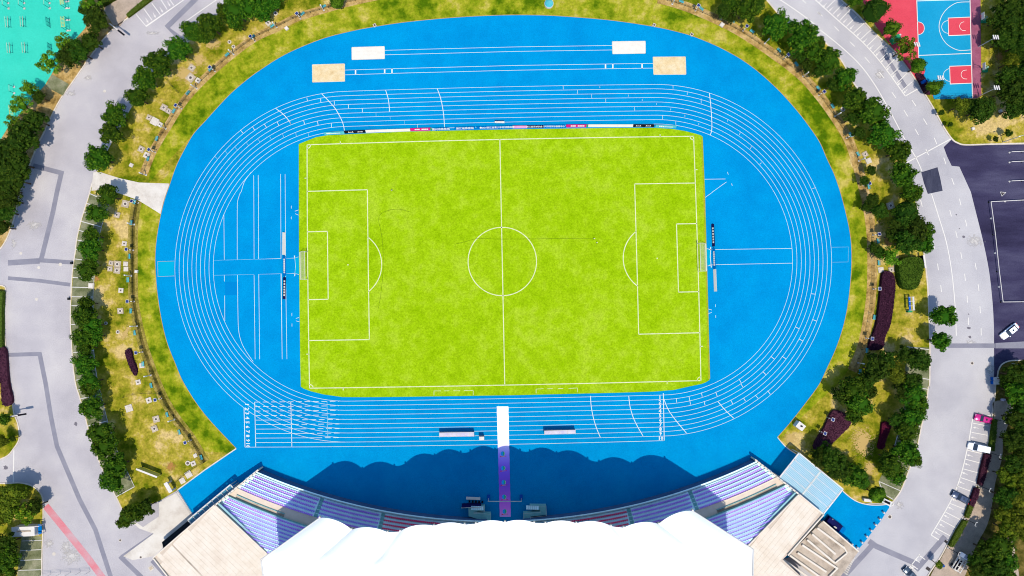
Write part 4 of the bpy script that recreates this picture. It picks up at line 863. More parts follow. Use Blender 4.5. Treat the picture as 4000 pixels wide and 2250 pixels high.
adboard(b2(1870, 183), b2(2490, 176), M_navy, 'navy board with a pale pink half and white characters', [('浙江省足球协会', .7)], None, .62, [(.0, .46, M_lpink)])
adboard(b3(112, 187), b3(465, 185), M_bboard, 'blue board with crowded white characters next to the navy one', [('嘉兴市足球协会', .28), ('体育中心', .76)], None, .62)
adboard(b3(480, 180), b3(845, 178), M_pink, 'magenta board with white lettering beside a long white board and black board', [('■■■', .32), ('■■■■', .68)], None, .5, [(.92, 1.0, M_green)])
adboard(b3(848, 176), b3(1600, 176), M_sheet, 'long blank white board between the magenta board and a narrow black board', [('Z', .66)], M_steel, .4)
adboard(b3(1603, 175), b3(1955, 175), M_black, 'black board with white lettering between blank white and turquoise boards', [('▲▬▲', .25), ('▲▬▲', .72)], None, .5)
adboard(b3(1975, 182), b3(2325, 196), M_cyan, 'pale turquoise board at the end of the touchline row, bent towards the corner', [('●■▲▬▬▬▬', .5)], None, .55)
# boards behind the goals stand across the picture's vertical
z4 = zb(1060, 880, 4.525); z5b = zb(2700, 850, 4.525)
adboard(z4(225, 1305), z4(232, 920), M_navy, 'navy board with white spots behind the goal with javelin runways', [('■ ■ ■ ■ ■ ■', .5)], None, .62, grp='boards behind the goals')
adboard(z4(228, 895), z4(226, 545), M_bboard, 'blue lettered board behind the goal with javelin runways', [('●■■■■■■', .5)], None, .62, grp='boards behind the goals')
adboard(z4(218, 522), z4(222, 126), M_sheet, 'blank white board behind the goal with javelin runways', [('·····', .5)], M_steel, .4, grp='boards behind the goals')
adboard(z5b(380, 115), z5b(396, 512), M_navy, 'navy board with white spots behind the goal with the wide net', [('■ ■ ■ ■ ■ ■', .5)], None, .62, grp='boards behind the goals')
adboard(z5b(398, 540), z5b(412, 905), M_bboard, 'blue lettered board behind the goal with the wide net', [('●■■■■■■', .5)], None, .62, grp='boards behind the goals')
adboard(z5b(415, 912), z5b(430, 1305), M_sheet, 'blank white board behind the goal with the wide net', [('·····', .5)], M_steel, .4, grp='boards behind the goals')

# goals
def goal(lab, s, depth):
    o = P(*F(s * PL, 0), ZP); ex = (P(*F(s * PL + s, 0)) - P(*F(s * PL, 0))).normalized(); t = thing('football_goal', lab, 'goal', o, math.atan2(ex.y, ex.x))
    h, w = 2.44, 3.66
    for y in (-w, w): MB().tube((0, y, 0), (0, y, h), .06, n=8).build('post', M_plast, t)
    MB().tube((0, -w, h), (0, w, h), .06, n=8).build('crossbar', M_plast, t)
    for y in (-w, w):
        MB().tube((0, y, h), (depth * .45, y, h - .1), .03, n=6).build('stay', M_plast, t); MB().tube((depth * .45, y, h - .1), (depth, y, .02), .03, n=6).build('stay', M_plast, t); MB().tube((0, y, .03), (depth, y, .03), .03, n=6).build('ground_bar', M_plast, t)
    MB().tube((depth, -w, .03), (depth, w, .03), .04, n=6).build('back_bar', M_plast, t)
    nb = MB(); prof = [(0, h), (depth * .45, h - .1), (depth * .75, 1.25), (depth, .03)]
    def pt(u):
        u *= 3; i = min(int(u), 2); f = u - i; a, b = prof[i], prof[i + 1]; return (a[0] + (b[0] - a[0]) * f, a[1] + (b[1] - a[1]) * f)
    for k in range(31):
        y = -w + 2 * w * k / 30
        for i in range(6):
            a, b = pt(i / 6), pt((i + 1) / 6); nb.tube((a[0], y, a[1]), (b[0], y, b[1]), .014, n=3, cap=False)
    for i in range(1, 14):
        a = pt(i / 14); nb.tube((a[0], -w, a[1]), (a[0], w, a[1]), .014 if i < 10 else .03, n=3, cap=False)
    for y in (-w, w):
        for i in range(1, 9):
            a = pt(i / 9); nb.tube((a[0], y, 0), (a[0], y, a[1]), .012, n=3, cap=False)
    nb.build('net', M_net, t)
goal('white football goal with pale net on the goal line facing the javelin runway', -1, 2.1)
goal('white football goal whose net is gathered thickly along its back bar', 1, 2.3)

# team shelters
def shelter(lab, p0, p1, n, depth):
    a, b = P(*p0, 1.9), P(*p1, 1.9); d = b - a; L = d.length; c = (a + b) / 2; c.z = ZT; t = thing('team_shelter', lab, 'shelter', c, math.atan2(d.y, d.x), 'team shelters on the sprint lanes')
    prof = [(depth / 2, 1.92), (depth * .2, 2.0), (-depth * .15, 1.95), (-depth * .38, 1.7), (-depth / 2, 1.2), (-depth / 2, .1)]
    for k in range(n):
        x0, x1 = -L / 2 + L * k / n + .03, -L / 2 + L * (k + 1) / n - .03
        obj('roof_panel', [(x, y, z) for y, z in prof for x in (x0, x1)], [(2 * i, 2 * i + 1, 2 * i + 3, 2 * i + 2) for i in range(5)], M_lilac, t, True)
    for k in range(n + 1):
        x = -L / 2 + L * k / n; r = MB()
        for i in range(5): r.tube((x, prof[i][0], prof[i][1] + .02), (x, prof[i + 1][0], prof[i + 1][1] + .02), .05, n=5)
        r.build('rib', M_plast, t)
    for x in (-L / 2, L / 2): MB().box((x, 0, .9), (.04, depth, 1.7)).build('side_panel', M_lilac, t)
    MB().tube((-L / 2, depth / 2, 1.94), (L / 2, depth / 2, 1.94), .05, n=6).build('front_bar', M_plast, t)
    MB().box((0, -.1, .42), (L - .3, .45, .08)).build('bench', M_navy, t)
    for k in range(4): MB().box((-L / 2 + .5 + k * (L - 1) / 3, -.1, .2), (.08, .4, .4)).build('bench_leg', M_dsteel, t)
shelter('lilac-roofed team shelter of eight curved panels beside a small white booth', Z6(55, 195)[0], Z6(497, 188)[0], 8, 1.25)
shelter('white-roofed team shelter of four panels standing apart from the booth', Z6(1406, 168)[0], Z6(1803, 157)[0], 4, 1.15)
t = thing('official_booth', 'small white booth with an open front next to the lilac team shelter', 'booth', P(*Z6(600, 228)[0], .9), .02); t.location.z = ZT
MB().box((0, -.45, .95), (1.2, .06, 1.9)).build('back', M_plast, t); MB().box((0, 0, 1.93), (1.3, .95, .06)).build('roof', M_plast, t)
for x in (-.57, .57): MB().box((x, -.05, .95), (.05, .8, 1.9)).build('side', M_plast, t)
MB().box((0, -.1, .45), (1.0, .4, .06)).build('seat', M_navy, t)

# printed runner carpet
q = T(2, 2, 658, 170, 745, 170, 764, 1003, 681, 1003); zc = .185
o = P(*T(2, 2, 712, 590)[0], zc); t = thing('runner_carpet', 'long printed runner carpet fading from white to violet and magenta with round emblems', 'carpet', o)
w = [P(a, b, zc) - o for a, b in q]; N_ = 48
stops = [(0, (.78, .77, .79)), (.30, (.76, .70, .78)), (.36, (.62, .5, .78)), (.43, (.36, .25, .72)), (.55, (.22, .1, .6)), (.7, (.2, .07, .5)), (.8, (.34, .09, .5)), (.9, (.62, .14, .6)), (.96, (.66, .2, .62)), (1, (.6, .3, .62))]
def ramp(u):
    for (a, ca), (b, cb) in zip(stops, stops[1:]):
        if u <= b: f = (u - a) / (b - a); return tuple(ca[i] + (cb[i] - ca[i]) * f for i in range(3)) + (1,)
    return stops[-1][1] + (1,)
vs = []; 
for i in range(N_ + 1):
    u = i / N_; a, b = w[0].lerp(w[3], u), w[1].lerp(w[2], u); wob = .03 * math.sin(i * 1.7)
    vs += [(a.x + wob, a.y, a.z), (b.x + wob, b.y, b.z)]
ob = obj('carpet_sheet', vs, [(2 * i, 2 * i + 2, 2 * i + 3, 2 * i + 1) for i in range(N_)], None, t)
ca = ob.data.color_attributes.new('print', 'FLOAT_COLOR', 'POINT')
for i in range(N_ + 1): ca.data[2 * i].color = ca.data[2 * i + 1].color = ramp(i / N_)
m = bpy.data.materials.new('carpet_print'); m.use_nodes = True; at = m.node_tree.nodes.new('ShaderNodeAttribute'); at.attribute_name = 'print'
bs = m.node_tree.nodes['Principled BSDF']; bs.inputs['Roughness'].default_value = .9; bs.inputs['Specular IOR Level'].default_value = 0; m.node_tree.links.new(at.outputs['Color'], bs.inputs['Base Color']); ob.data.materials.append(m)
M_eb = mat('emblem_blue', [(.02, .3, .6, 1)], 1, 2); M_eg = mat('emblem_green', [(.02, .35, .18, 1)], 1, 2); M_er = mat('emblem_red', [(.7, .03, .08, 1)], 1, 2); M_ef = mat('emblem_faint', [(.7, .68, .74, 1)], 1, 2)  # emblem_faint puts the sun's glare into the emblem colours
for i, (x, y) in enumerate(((695, 203), (697, 300), (700, 410), (704, 528), (707, 638), (711, 745), (714, 855), (718, 965))):
    p = P(*T(2, 2, x, y)[0], zc) - o; fnt = i < 3; r = .62; z = p.z + .006
    a = MB(); a.add([(p.x, p.y + .1, z)] + [(p.x - r * .95 * math.sin(k * math.pi / 10), p.y + .1 + r * math.cos(k * math.pi / 10), z) for k in range(11)], [(0, k, k + 1) for k in range(1, 11)]); e = a.build('emblem', M_ef if fnt else M_eb, t)
    a = MB(); a.add([(p.x, p.y + .1, z)] + [(p.x + r * .8 * math.sin(k * math.pi / 10), p.y + .1 + r * .95 * math.cos(k * math.pi / 10), z) for k in range(11)], [(0, k + 1, k) for k in range(1, 11)]); a.build('emblem_half', M_ef if fnt else M_eg, e)
    a = MB(); a.add([(p.x + (r * f) * math.sin(k * math.pi / 10), p.y + .1 + r * f * math.cos(k * math.pi / 10), z + .004) for k in range(2, 9) for f in (.72, .95)], [(2 * k, 2 * k + 1, 2 * k + 3, 2 * k + 2) for k in range(6)]); a.build('emblem_crescent', M_ef if fnt else M_white, e)
    a = MB(); a.add([(p.x + x_, p.y - .62 + y_, z + .005) for x_, y_ in ((-.85, -.22), (.9, -.02), (.95, .12), (-.8, -.0))], [(0, 1, 2, 3)]); a.build('ribbon', M_ef if fnt else M_er, e)
    a = MB(); a.add([(p.x + x_, p.y - .62 + y_, z + .009) for x_, y_ in ((-.4, -.13), (.6, -.02), (.62, .06), (-.38, -.03))], [(0, 1, 2, 3)]); a.build('ribbon_text', M_ef if fnt else M_white, e)
# arch over the carpet
t = thing('entrance_arch', 'thin clear arch standing across the carpet on two blue feet', 'arch', P(*Z6(897, 1005)[0], 0)); t.location.z = ZT
for x in (-4.3, 4.3):
    MB().box((x, .3, .12), (.8, 1.3, .25)).build('foot', M_blue, t); MB().tube((x, 0, .2), (x, 0, 2.9), .07, n=8).build('post', M_steel, t)
MB().box((0, 0, 2.95), (8.8, .18, .2)).build('crossbeam', M_steel, t)
# staff table, chairs, banner
a, b = P(*Z6(398, 1005)[0], .8), P(*Z6(580, 1012)[0], .8); c = (a + b) / 2; c.z = ZT; L = (b - a).length; ang_ = math.atan2((b - a).y, (b - a).x)
t = thing('staff_table', 'long narrow white table in the shade before the stand', 'table', c, ang_); MB().box((0, 0, .74), (L, .7, .05)).build('tabletop', M_plast, t)
for x in (-L / 2 + .2, L / 2 - .2):
    for y in (-.28, .28): MB().tube((x, y, 0), (x, y, .72), .03, n=6).build('leg', M_steel, t)
tb_loc, tb_rot = c.copy(), ang_
ch0 = None
for k in range(5):
    x = -L / 2 + .9 + k * .85; p = c + Vector((math.cos(ang_) * x + math.sin(ang_) * .85, math.sin(ang_) * x - math.cos(ang_) * .85, 0))
    if ch0 is None:
        ch0 = thing('chair', 'black chair pulled up behind the long white table', 'chair', p, ang_, 'chairs at the staff table')
        MB().box((0, 0, .45), (.45, .45, .06)).build('seat', M_black, ch0); MB().box((0, -.22, .72), (.45, .05, .5)).build('backrest', M_black, ch0)
        for x_ in (-.2, .2):
            for y_ in (-.2, .2): MB().tube((x_, y_, 0), (x_, y_, .43), .02, n=5).build('leg', M_dsteel, ch0)
    else: dup(ch0, p)
a, b = P(*Z6(340, 1128)[0], 1.6), P(*Z6(590, 1118)[0], 1.6); c = (a + b) / 2; c.z = ZT; L = (b - a).length
t = thing('banner_board', 'blue banner board with white rail standing in front of the teal stair', 'banner', c, math.atan2((b - a).y, (b - a).x))
MB().add([(-L / 2, 0, 1.6), (L / 2, 0, 1.6), (L / 2, .75, .5), (-L / 2, .75, .5), (-L / 2, .04, 1.55), (L / 2, .04, 1.55), (L / 2, .79, .45), (-L / 2, .79, .45)], [(3, 2, 1, 0), (4, 5, 6, 7), (0, 1, 5, 4), (2, 3, 7, 6)]).build('banner_face', M_navy, t)
MB().tube((-L / 2 - .1, -.05, 1.65), (L / 2 + .1, -.05, 1.65), .06, n=6).build('rail', M_plast, t)
for x in (-L / 2, L / 2): MB().tube((x, -.05, 0), (x, -.05, 1.65), .05, n=6).build('post', M_plast, t)
# little timing stand on lane one, kit on the grass, hoses
t = thing('timing_stand', 'small dark and white timing stand on the innermost lane', 'stand', P(*b2(1605, 92), .6), -.02); t.location.z = ZT
MB().box((0, 0, .62), (2.6, .5, .05)).build('top', M_plast, t)
for x in (-1.1, 1.1): MB().box((x, 0, .3), (.08, .4, .6)).build('leg', M_dsteel, t)
for x in (-.6, .4): MB().box((x, -.05, .75), (.5, .35, .2)).build('case', M_plast, t)
MB().box((0, .42, .3), (2.5, .06, .5)).build('screen', M_navy, t)
def hose(pts, lab):
    w = [P(a, b, .2) for a, b in smooth(pts, 6)]; mb = MB()
    for p, q_ in zip(w, w[1:]): mb.tube(p, q_, .035, n=5, cap=False)
    mb.build('garden_hose', M_brown, None, label=lab, cat='hose', group='hoses on the pitch')
hose(T(2, 1, 340, 395, 420, 375, 520, 350, 640, 355, 800, 355, 1100, 352, 1385, 353), 'thin green hose running straight through the centre circle')
hose(T(1, 1, 1546, 150, 1480, 132, 1400, 135, 1330, 165, 1312, 210, 1330, 300, 1345, 420, 1345, 600, 1330, 760, 1310, 880), 'thin green hose curling past the penalty arc')
def sprinkler(px, lab):
    t = thing('sprinkler', lab, 'sprinkler', P(*px, .19), 0, 'sprinklers on the pitch')
    MB().tube((0, 0, 0), (0, 0, .55), .06, n=8).build('riser', M_dsteel, t); MB().box((.05, 0, .6), (.35, .12, .12)).build('head', M_plast, t)
    for k in range(3): MB().tube((0, 0, .3), (.4 * math.cos(k * 2.1), .4 * math.sin(k * 2.1), 0), .025, n=5).build('leg', M_dsteel, t)
sprinkler(T(2, 1, 1392, 353)[0], 'sprinkler head at the end of the straight hose'); sprinkler(T(2, 1, 1412, 384)[0], 'second sprinkler beside the hose end'); sprinkler(T(1, 0, 1412, 1438)[0], 'lone sprinkler near the penalty area corner')

# ------------------------------------------------------------------ lamps, benches, wells round the lawn
ORD = 'first second third fourth fifth sixth seventh eighth ninth tenth eleventh twelfth thirteenth fourteenth fifteenth sixteenth seventeenth eighteenth nineteenth twentieth'.split()
def fence_rank(px, allpx):         # which run of the fence, and its order counted from a landmark
    run = lambda q: 'E' if q[0] > 2000 else ('W' if q[1] > 740 else 'N')
    same = [q for q in allpx if run(q) == run(px)]; lm = {'E': (3110, 1660), 'W': (560, 740), 'N': (560, 740)}[run(px)]
    key = lambda q: -q[1] if run(q) == 'E' and q[1] > 1000 else (q[1] if run(q) == 'W' else (q[0] if run(q) == 'N' else -q[1] - (3600 - q[0]) * .5))
    same.sort(key=lambda q: q[1] if run(q) == 'W' else (q[0] if run(q) == 'N' else -math.atan2(q[1] - 1125, q[0] - 2000)))
    return ORD[same.index(px)], {'E': 'from the white equipment cabin along the tree-side fence', 'W': 'from the concrete path along the ditch fence past the wells', 'N': 'from the concrete path along the fence behind the jump pits'}[run(px)]
CXP, CYP = 2000, 1125
def outang(px):                    # direction from the field centre outwards
    p = P(*px); return math.atan2(p.y, p.x)
sol = None
SOLAR = T(0, 0, 1327, 795, 1125, 1130) + T(1, 0, 695, 103, 345, 275, 38, 508) + T(0, 1, 955, 433, 963, 826, 1027, 1213, 995, 68) + T(0, 2, 1172, 120, 1398, 442) + T(3, 0, 635, 42, 1000, 197, 1313, 413) + T(4, 0, 37, 692, 250, 1020, 380, 1385) + T(4, 1, 453, 317, 455, 730, 400, 1107) + T(4, 2, 103, 268, 43, 373)
for px in SOLAR:
    p = P(*px, 3.1); p.z = .12; a = outang(px)
    west = px[0] < 2000
    if sol is None:
        sol = thing('solar_lamp', 'solar panel lamp on a dark post along the perimeter fence', 'lamp', p, a, 'solar lamps along the perimeter fence')
        MB().tube((-.1, 0, 0), (-.1, 0, 2.95), .09, .07, 8).build('post', M_dsteel, sol)
        f = MB().add([(x, y, 3.1 - x * .25 + dz) for dz in (0, .05) for x, y in ((-.48, -.45), (.48, -.45), (.48, .45), (-.48, .45))], [(3, 2, 1, 0), (4, 5, 6, 7), (0, 1, 5, 4), (1, 2, 6, 5), (2, 3, 7, 6), (3, 0, 4, 7)]).build('panel_frame', M_plast, sol)
        MB().add([(x, y, 3.158 - x * .25) for x, y in ((-.4, -.37), (.4, -.37), (.4, .37), (-.4, .37))], [(0, 1, 2, 3)]).build('solar_panel', M_pv, f)
        MB().box((-.55, 0, 2.4), (.6, .16, .1)).build('lamp_head', M_steel, sol)
        MB().box((-.1, 0, .15), (.35, .35, .3)).build('base', M_conc, sol)
    else: dup(sol, p, a)
    ob_ = sc.collection.objects; so_ = [o for o in ob_ if o.name.split('.')[0] == 'solar_lamp'][-1]; so_['label'] = '%s solar panel lamp %s' % fence_rank(px, SOLAR)
pst = None
POSTS = T(0, 0, 1465, 655, 1230, 960, 1080, 1313) + T(1, 0, 528, 188, 200, 395, 887, 60) + T(0, 1, 990, 240, 968, 630, 1010, 1013, 1115, 1388) + T(0, 2, 1295, 275) + T(3, 0, 447, 12, 815, 125, 1150, 312, 1443, 562) + T(4, 0, 140, 865, 320, 1205) + T(4, 1, 315, 1293)
for px in POSTS:
    p = P(*px, 1.6); p.z = .12; a = outang(px)
    if pst is None:
        pst = thing('lamp_post', 'white cylindrical garden lamp post along the perimeter fence', 'lamp post', p, a, 'white lamp posts along the perimeter fence')
        MB().tube((0, 0, 0), (0, 0, 2.1), .1, .09, 10).build('post', M_steel, pst); MB().tube((0, 0, 2.1), (0, 0, 3.2), .17, .17, 12).build('lamp_tube', M_plast, pst)
        MB().tube((0, 0, 3.2), (0, 0, 3.3), .2, .16, 12).build('cap', M_plast, pst); MB().disc((0, 0), .25, 0, .08, 12).build('base_plate', M_steel, pst)
    else: dup(pst, p, a)
    po_ = [o for o in sc.collection.objects if o.name.split('.')[0] == 'lamp_post'][-1]; po_['label'] = '%s white lamp post %s' % fence_rank(px, POSTS)
bn = None
BENCH = T(0, 0, 1422, 703, 1315, 840, 1187, 1048, 1120, 1200) + T(1, 0, 512, 198, 365, 280, 172, 415, 740, 107, 900, 52, 45, 525) + T(0, 1, 1020, 75, 995, 232, 981, 485, 970, 663, 991, 898, 1020, 1063, 1083, 1298) + T(0, 2, 1145, 10, 1265, 230, 1357, 362, 1523, 552) + T(3, 0, 505, 15, 655, 68, 890, 160, 1037, 240, 1240, 382, 1370, 487, 1535, 668) + T(4, 0, 97, 803, 232, 1018, 290, 1165, 370, 1410) + T(4, 1, 440, 370, 447, 535, 412, 945, 355, 1195, 303, 1355)
for px in BENCH:
    p = P(*px, .4); p.z = .12; a = outang(px) + random.uniform(-.15, .15) - math.pi / 2
    if bn is None:
        bn = thing('bench', 'small turquoise slatted bench inside the perimeter fence', 'bench', p, a, 'turquoise benches along the perimeter fence')
        for k in range(4): MB().box((0, -.15 + k * .1, .45), (1.3, .08, .04)).build('slat', M_cyan, bn)
        for k in range(2): MB().box((0, .22 + k * .02, .62 + k * .14), (1.3, .03, .1)).build('back_slat', M_cyan, bn)
        for x in (-.55, .55): MB().box((x, 0, .21), (.06, .38, .42)).build('leg', M_steel, bn)
    else: dup(bn, p, a)
    bo_ = [o for o in sc.collection.objects if o.name.split('.')[0] == 'bench'][-1]; bo_['label'] = '%s turquoise bench %s' % fence_rank(px, BENCH)
# inspection wells
def well(px, s, rot, kind, lab, grp, z=.12):
    p = P(*px, z + .05); p.z = z; h = s / S * .0683
    t = thing('inspection_well', lab, 'well', p, rot, grp)
    if kind != 'disc':
        MB().box((0, 0, .1), (2 * h, 2 * h, .2)).build('pad', M_pad if kind == 'pad' else M_cover, t)
        r = h * .62; zt = .2
    else: r = h; zt = .1
    MB().disc((0, 0), r, 0, zt + .05, 20).build('collar', M_cover, t)
    if kind != 'blank': MB().disc((0, 0), r * .58, zt, zt + .07, 16).build('cover', M_iron, t)
gw = 'round-covered wells on square pads in the dry lawn'
LW1 = 'round iron-covered well on a square weathered concrete pad in the lawn'; LW2 = 'round iron-covered well on a small clean white square pad in the lawn'; LW3 = 'round bare concrete well ring without a square pad in the lawn'
for c, r, L in ((0, 0, ((1448, 513, 24, 'pad'), (1440, 588, 30, 'pad'), (1496, 608, 18, 'clean'), (1238, 813, 24, 'pad'), (1275, 840, 19, 'pad'), (1127, 888, 20, 'pad'), (1168, 917, 28, 'blank'), (1208, 940, 18, 'clean'), (1068, 1127, 23, 'pad'), (1108, 1173, 22, 'clean'), (992, 1247, 14, 'blank'))),
                (1, 0, ((535, 102, 16, 'disc'), (480, 175, 18, 'clean'), (187, 317, 14, 'disc'), (217, 353, 14, 'disc'))),
                (0, 1, ((948, 90, 27, 'pad'), (884, 173, 22, 'pad'), (940, 390, 18, 'clean'), (840, 537, 18, 'pad'), (832, 580, 19, 'pad'), (888, 545, 25, 'pad'), (885, 592, 24, 'pad'), (950, 543, 17, 'blank'), (952, 582, 17, 'blank'), (914, 743, 18, 'clean'), (910, 898, 22, 'pad'), (890, 1057, 14, 'disc'), (800, 990, 12, 'disc'), (1072, 1310, 18, 'blank'), (1045, 1435, 18, 'clean'))),
                (0, 2, ((1125, 123, 20, 'clean'), (975, 183, 26, 'blank'), (1180, 265, 24, 'pad'), (1168, 337, 23, 'pad'), (1460, 600, 18, 'clean'), (1418, 597, 18, 'disc'), (1425, 682, 24, 'blank'), (1378, 730, 20, 'blank'), (1475, 540, 14, 'blank'))),
                (4, 0, ((178, 825, 18, 'disc'), (345, 1165, 20, 'pad'), (372, 1215, 20, 'blank'))), (4, 1, ((537, 103, 26, 'pad'), (465, 588, 20, 'blank'), (543, 588, 20, 'pad')))):
    for x, y, s, k in L:
        rot = outang(T(c, r, x, y)[0]) + random.uniform(-.1, .1)
        lab = {'pad': LW1, 'clean': LW2, 'disc': LW3, 'blank': 'plain closed concrete well pad without an iron cover in the lawn'}[k]
        well(T(c, r, x, y)[0], s, rot, k, lab, {'pad': gw, 'clean': 'wells on clean white pads in the lawn', 'disc': 'bare well rings in the lawn', 'blank': 'closed concrete well pads in the lawn'}[k])
for c, r, x, y, s, wh in ((0, 0, 790, 688, 11, 1), (0, 1, 292, 570, 11, 1), (0, 1, 455, 547, 13, 1), (0, 1, 157, 463, 11, 1), (0, 1, 275, 810, 11, 1), (0, 2, 907, 1180, 9, 0), (0, 2, 1062, 1308, 9, 0), (0, 2, 407, 1283, 13, 1), (4, 1, 1155, 1293, 11, 0), (4, 2, 533, 1003, 14, 2)):
    p = P(*T(c, r, x, y)[0], .02); h = s / S * .0683; t = thing('road_manhole', ['dark iron manhole cover flush in the grey road', 'pale round manhole cover flush in the grey road', 'manhole in a white painted ring on the road by the blue mat'][wh], 'manhole', (p.x, p.y, 0), 0, ['dark road manholes', 'pale road manholes', None][wh])
    MB().disc((0, 0), h * (1.25 if wh != 1 else 1), 0, .02, 20).build('ring', M_cover, t); MB().disc((0, 0), h * .8, 0, .028, 18).build('lid', M_cover if wh == 1 else M_iron, t)
# pale blue dome on the grass
p = P(*T(2, 0, 1052, 28)[0], .6); p.z = .13; t = thing('round_tank', 'round pale blue covered tank with a white rim standing alone on the grass', 'tank', p)
R_ = 1.25; vs = [(0, 0, 1.15)]; fs = []
for i, (rr, zz) in enumerate(((.5, 1.1), (.9, .95), (1.15, .75))):
    for k in range(20): vs.append((rr * math.cos(k * math.pi / 10), rr * math.sin(k * math.pi / 10), zz))
fs = [(0, 1 + k, 1 + (k + 1) % 20) for k in range(20)] + [(1 + i * 20 + k, 1 + (i + 1) * 20 + k, 1 + (i + 1) * 20 + (k + 1) % 20, 1 + i * 20 + (k + 1) % 20) for i in range(2) for k in range(20)]
obj('domed_lid', vs, fs, M_cyan, t, True); MB().disc((0, 0), 1.22, 0, .72, 24).build('wall', M_plast, t)
# white utility boxes at the track edge
def ubox(px, lab, s=.5, name='junction_box'):
    p = P(*px, .3); p.z = .13; t = thing(name, lab, 'box', p, outang(px), 'white junction boxes by the track edge' if 'edge of the track' in lab else None)
    MB().box((0, 0, .2), (s * 1.6, s * 1.6, .4)).build('housing', M_cover, t); MB().box((0, 0, .43), (s, s, .06)).build('lid', M_iron if 'iron' in lab else M_plast, t)
for c, r, x, y in ((3, 0, 300, 190), (3, 0, 583, 262), (1, 0, 1283, 192)): ubox(T(c, r, x, y)[0], 'small white box with an iron lid at the edge of the track')
ubox(T(0, 1, 1030, 600)[0], 'small white box beside the ditch opposite the water jump pad', .5); ubox(T(0, 1, 690, 708)[0], 'white square slab on the bay edge between two parking trees', .9); ubox(T(1, 0, 618, 215)[0], 'pale stone block on the soil strip beside the bare sandy earth', .6); ubox(T(3, 0, 812, 188)[0], 'pale stone block on the soil strip next to a white lamp post', .7)
ubox(T(4, 0, 1160, 972)[0], 'small white box on the grass triangle beside the car park', .5); ubox(T(4, 0, 1368, 838)[0], 'pale stone on the grass near the dark evergreen trees', .5)

# perimeter fences
def fence(px, h, lab, step=2.5, rails=2, m=None, z=.12, group='perimeter fence runs', mesh=False, sm=True):
    w = [P(a, b, z) for a, b in (smooth(px, 6) if sm else px)]
    o = w[len(w) // 2].copy(); t = thing('wire_fence', lab, 'fence', o, 0, group)
    acc = 0; pts = [w[0]]
    for a, b in zip(w, w[1:]):
        d = (b - a).length; s = step - acc
        while s <= d: pts.append(a.lerp(b, s / d)); s += step
        acc = (acc + d) % step
    me = bpy.data.meshes.new('post'); mb = MB().tube((0, 0, 0), (0, 0, h), .05, n=6); me.from_pydata(mb.v, [], mb.f); me.materials.append(m or M_wire)
    for p in pts: q_ = link('post', me, t); q_.location = p - o
    for k in range(rails):
        mb = MB(); hz = h * (k + 1) / rails - .03
        for a, b in zip(pts, pts[1:]): mb.tube(a - o + Vector((0, 0, hz)), b - o + Vector((0, 0, hz)), .022, n=4, cap=False)
        mb.build('rail', m or M_wire, t)
    if mesh:
        mb = MB()
        for a, b in zip(pts, pts[1:]):
            n = int((b - a).length / .5)
            for k in range(1, n): p = a.lerp(b, k / n) - o; mb.tube(p, p + Vector((0, 0, h)), .008, n=3, cap=False)
        mb.build('wire_mesh', m or M_wire, t, kind='stuff')
fence(dw, 1.2, 'low dark wire fence following the ditch past the wells', rails=3); fence(dn, 1.2, 'low dark wire fence along the soil strip behind the jump runways', rails=3)
fence(de, 1.2, 'low dark wire fence along the dry strip below the dense tree row', rails=3); fence(T(0, 0, 1262, 600, 1310, 660, 1395, 745), 1.2, 'short dark fence spur crossing the dry lawn between wells', group=None, rails=3)
fence(T(0, 2, 1215, 70, 1060, 70, 905, 110), 1.0, 'short fence spur towards the parking trees', group=None); fence(T(0, 2, 1546, 590, 1440, 650, 1340, 730, 1290, 790), 1.2, 'fence closing the lawn corner beside the white gate slab', group=None, rails=3)
fence(Z5(1465, -20, 1470, 500, 1480, 1200), 3.2, 'tall thin court fence in front of the dark evergreen trees', 3.0, 3, None, .12, None, True)
fence(Z5(720, 1340, 960, 1330, 1240, 1322, 1370, 1300), 3.2, 'tall court fence closing the short end of the blue court', 3.0, 3, None, .12, None, True)
fence(T(0, 2, 312, 1440, 500, 1425, 690, 1412), 2.4, 'tall wire fence along the green court at the white concrete yard', 2.6, 3, M_steel, 0, None, True)
# folding gate across the track entrance, bollards on the mat
t = thing('folding_gate', 'white folding lattice gate drawn across the blue track entrance', 'gate', P(*Z8(640, 600)[0], 0))
a, b = P(*Z8(545, 500)[0], .6), P(*Z8(720, 760)[0], .6); o = Vector(t.location)
for k in range(17):
    p = a.lerp(b, k / 16) - o; d = (b - a).normalized(); nrm = Vector((-d.y, d.x, 0)); s = 1 if k % 2 else -1
    MB().tube((p.x - nrm.x * .5, p.y - nrm.y * .5, .95), (p.x + nrm.x * .5, p.y + nrm.y * .5, .95), .035, n=5).tube((p.x - nrm.x * .5, p.y - nrm.y * .5, 0), (p.x - nrm.x * .5, p.y - nrm.y * .5, .95), .03, n=5).tube((p.x + nrm.x * .5, p.y + nrm.y * .5, 0), (p.x + nrm.x * .5, p.y + nrm.y * .5, .95), .03, n=5).build('lattice_frame', M_steel, t)
b0 = None
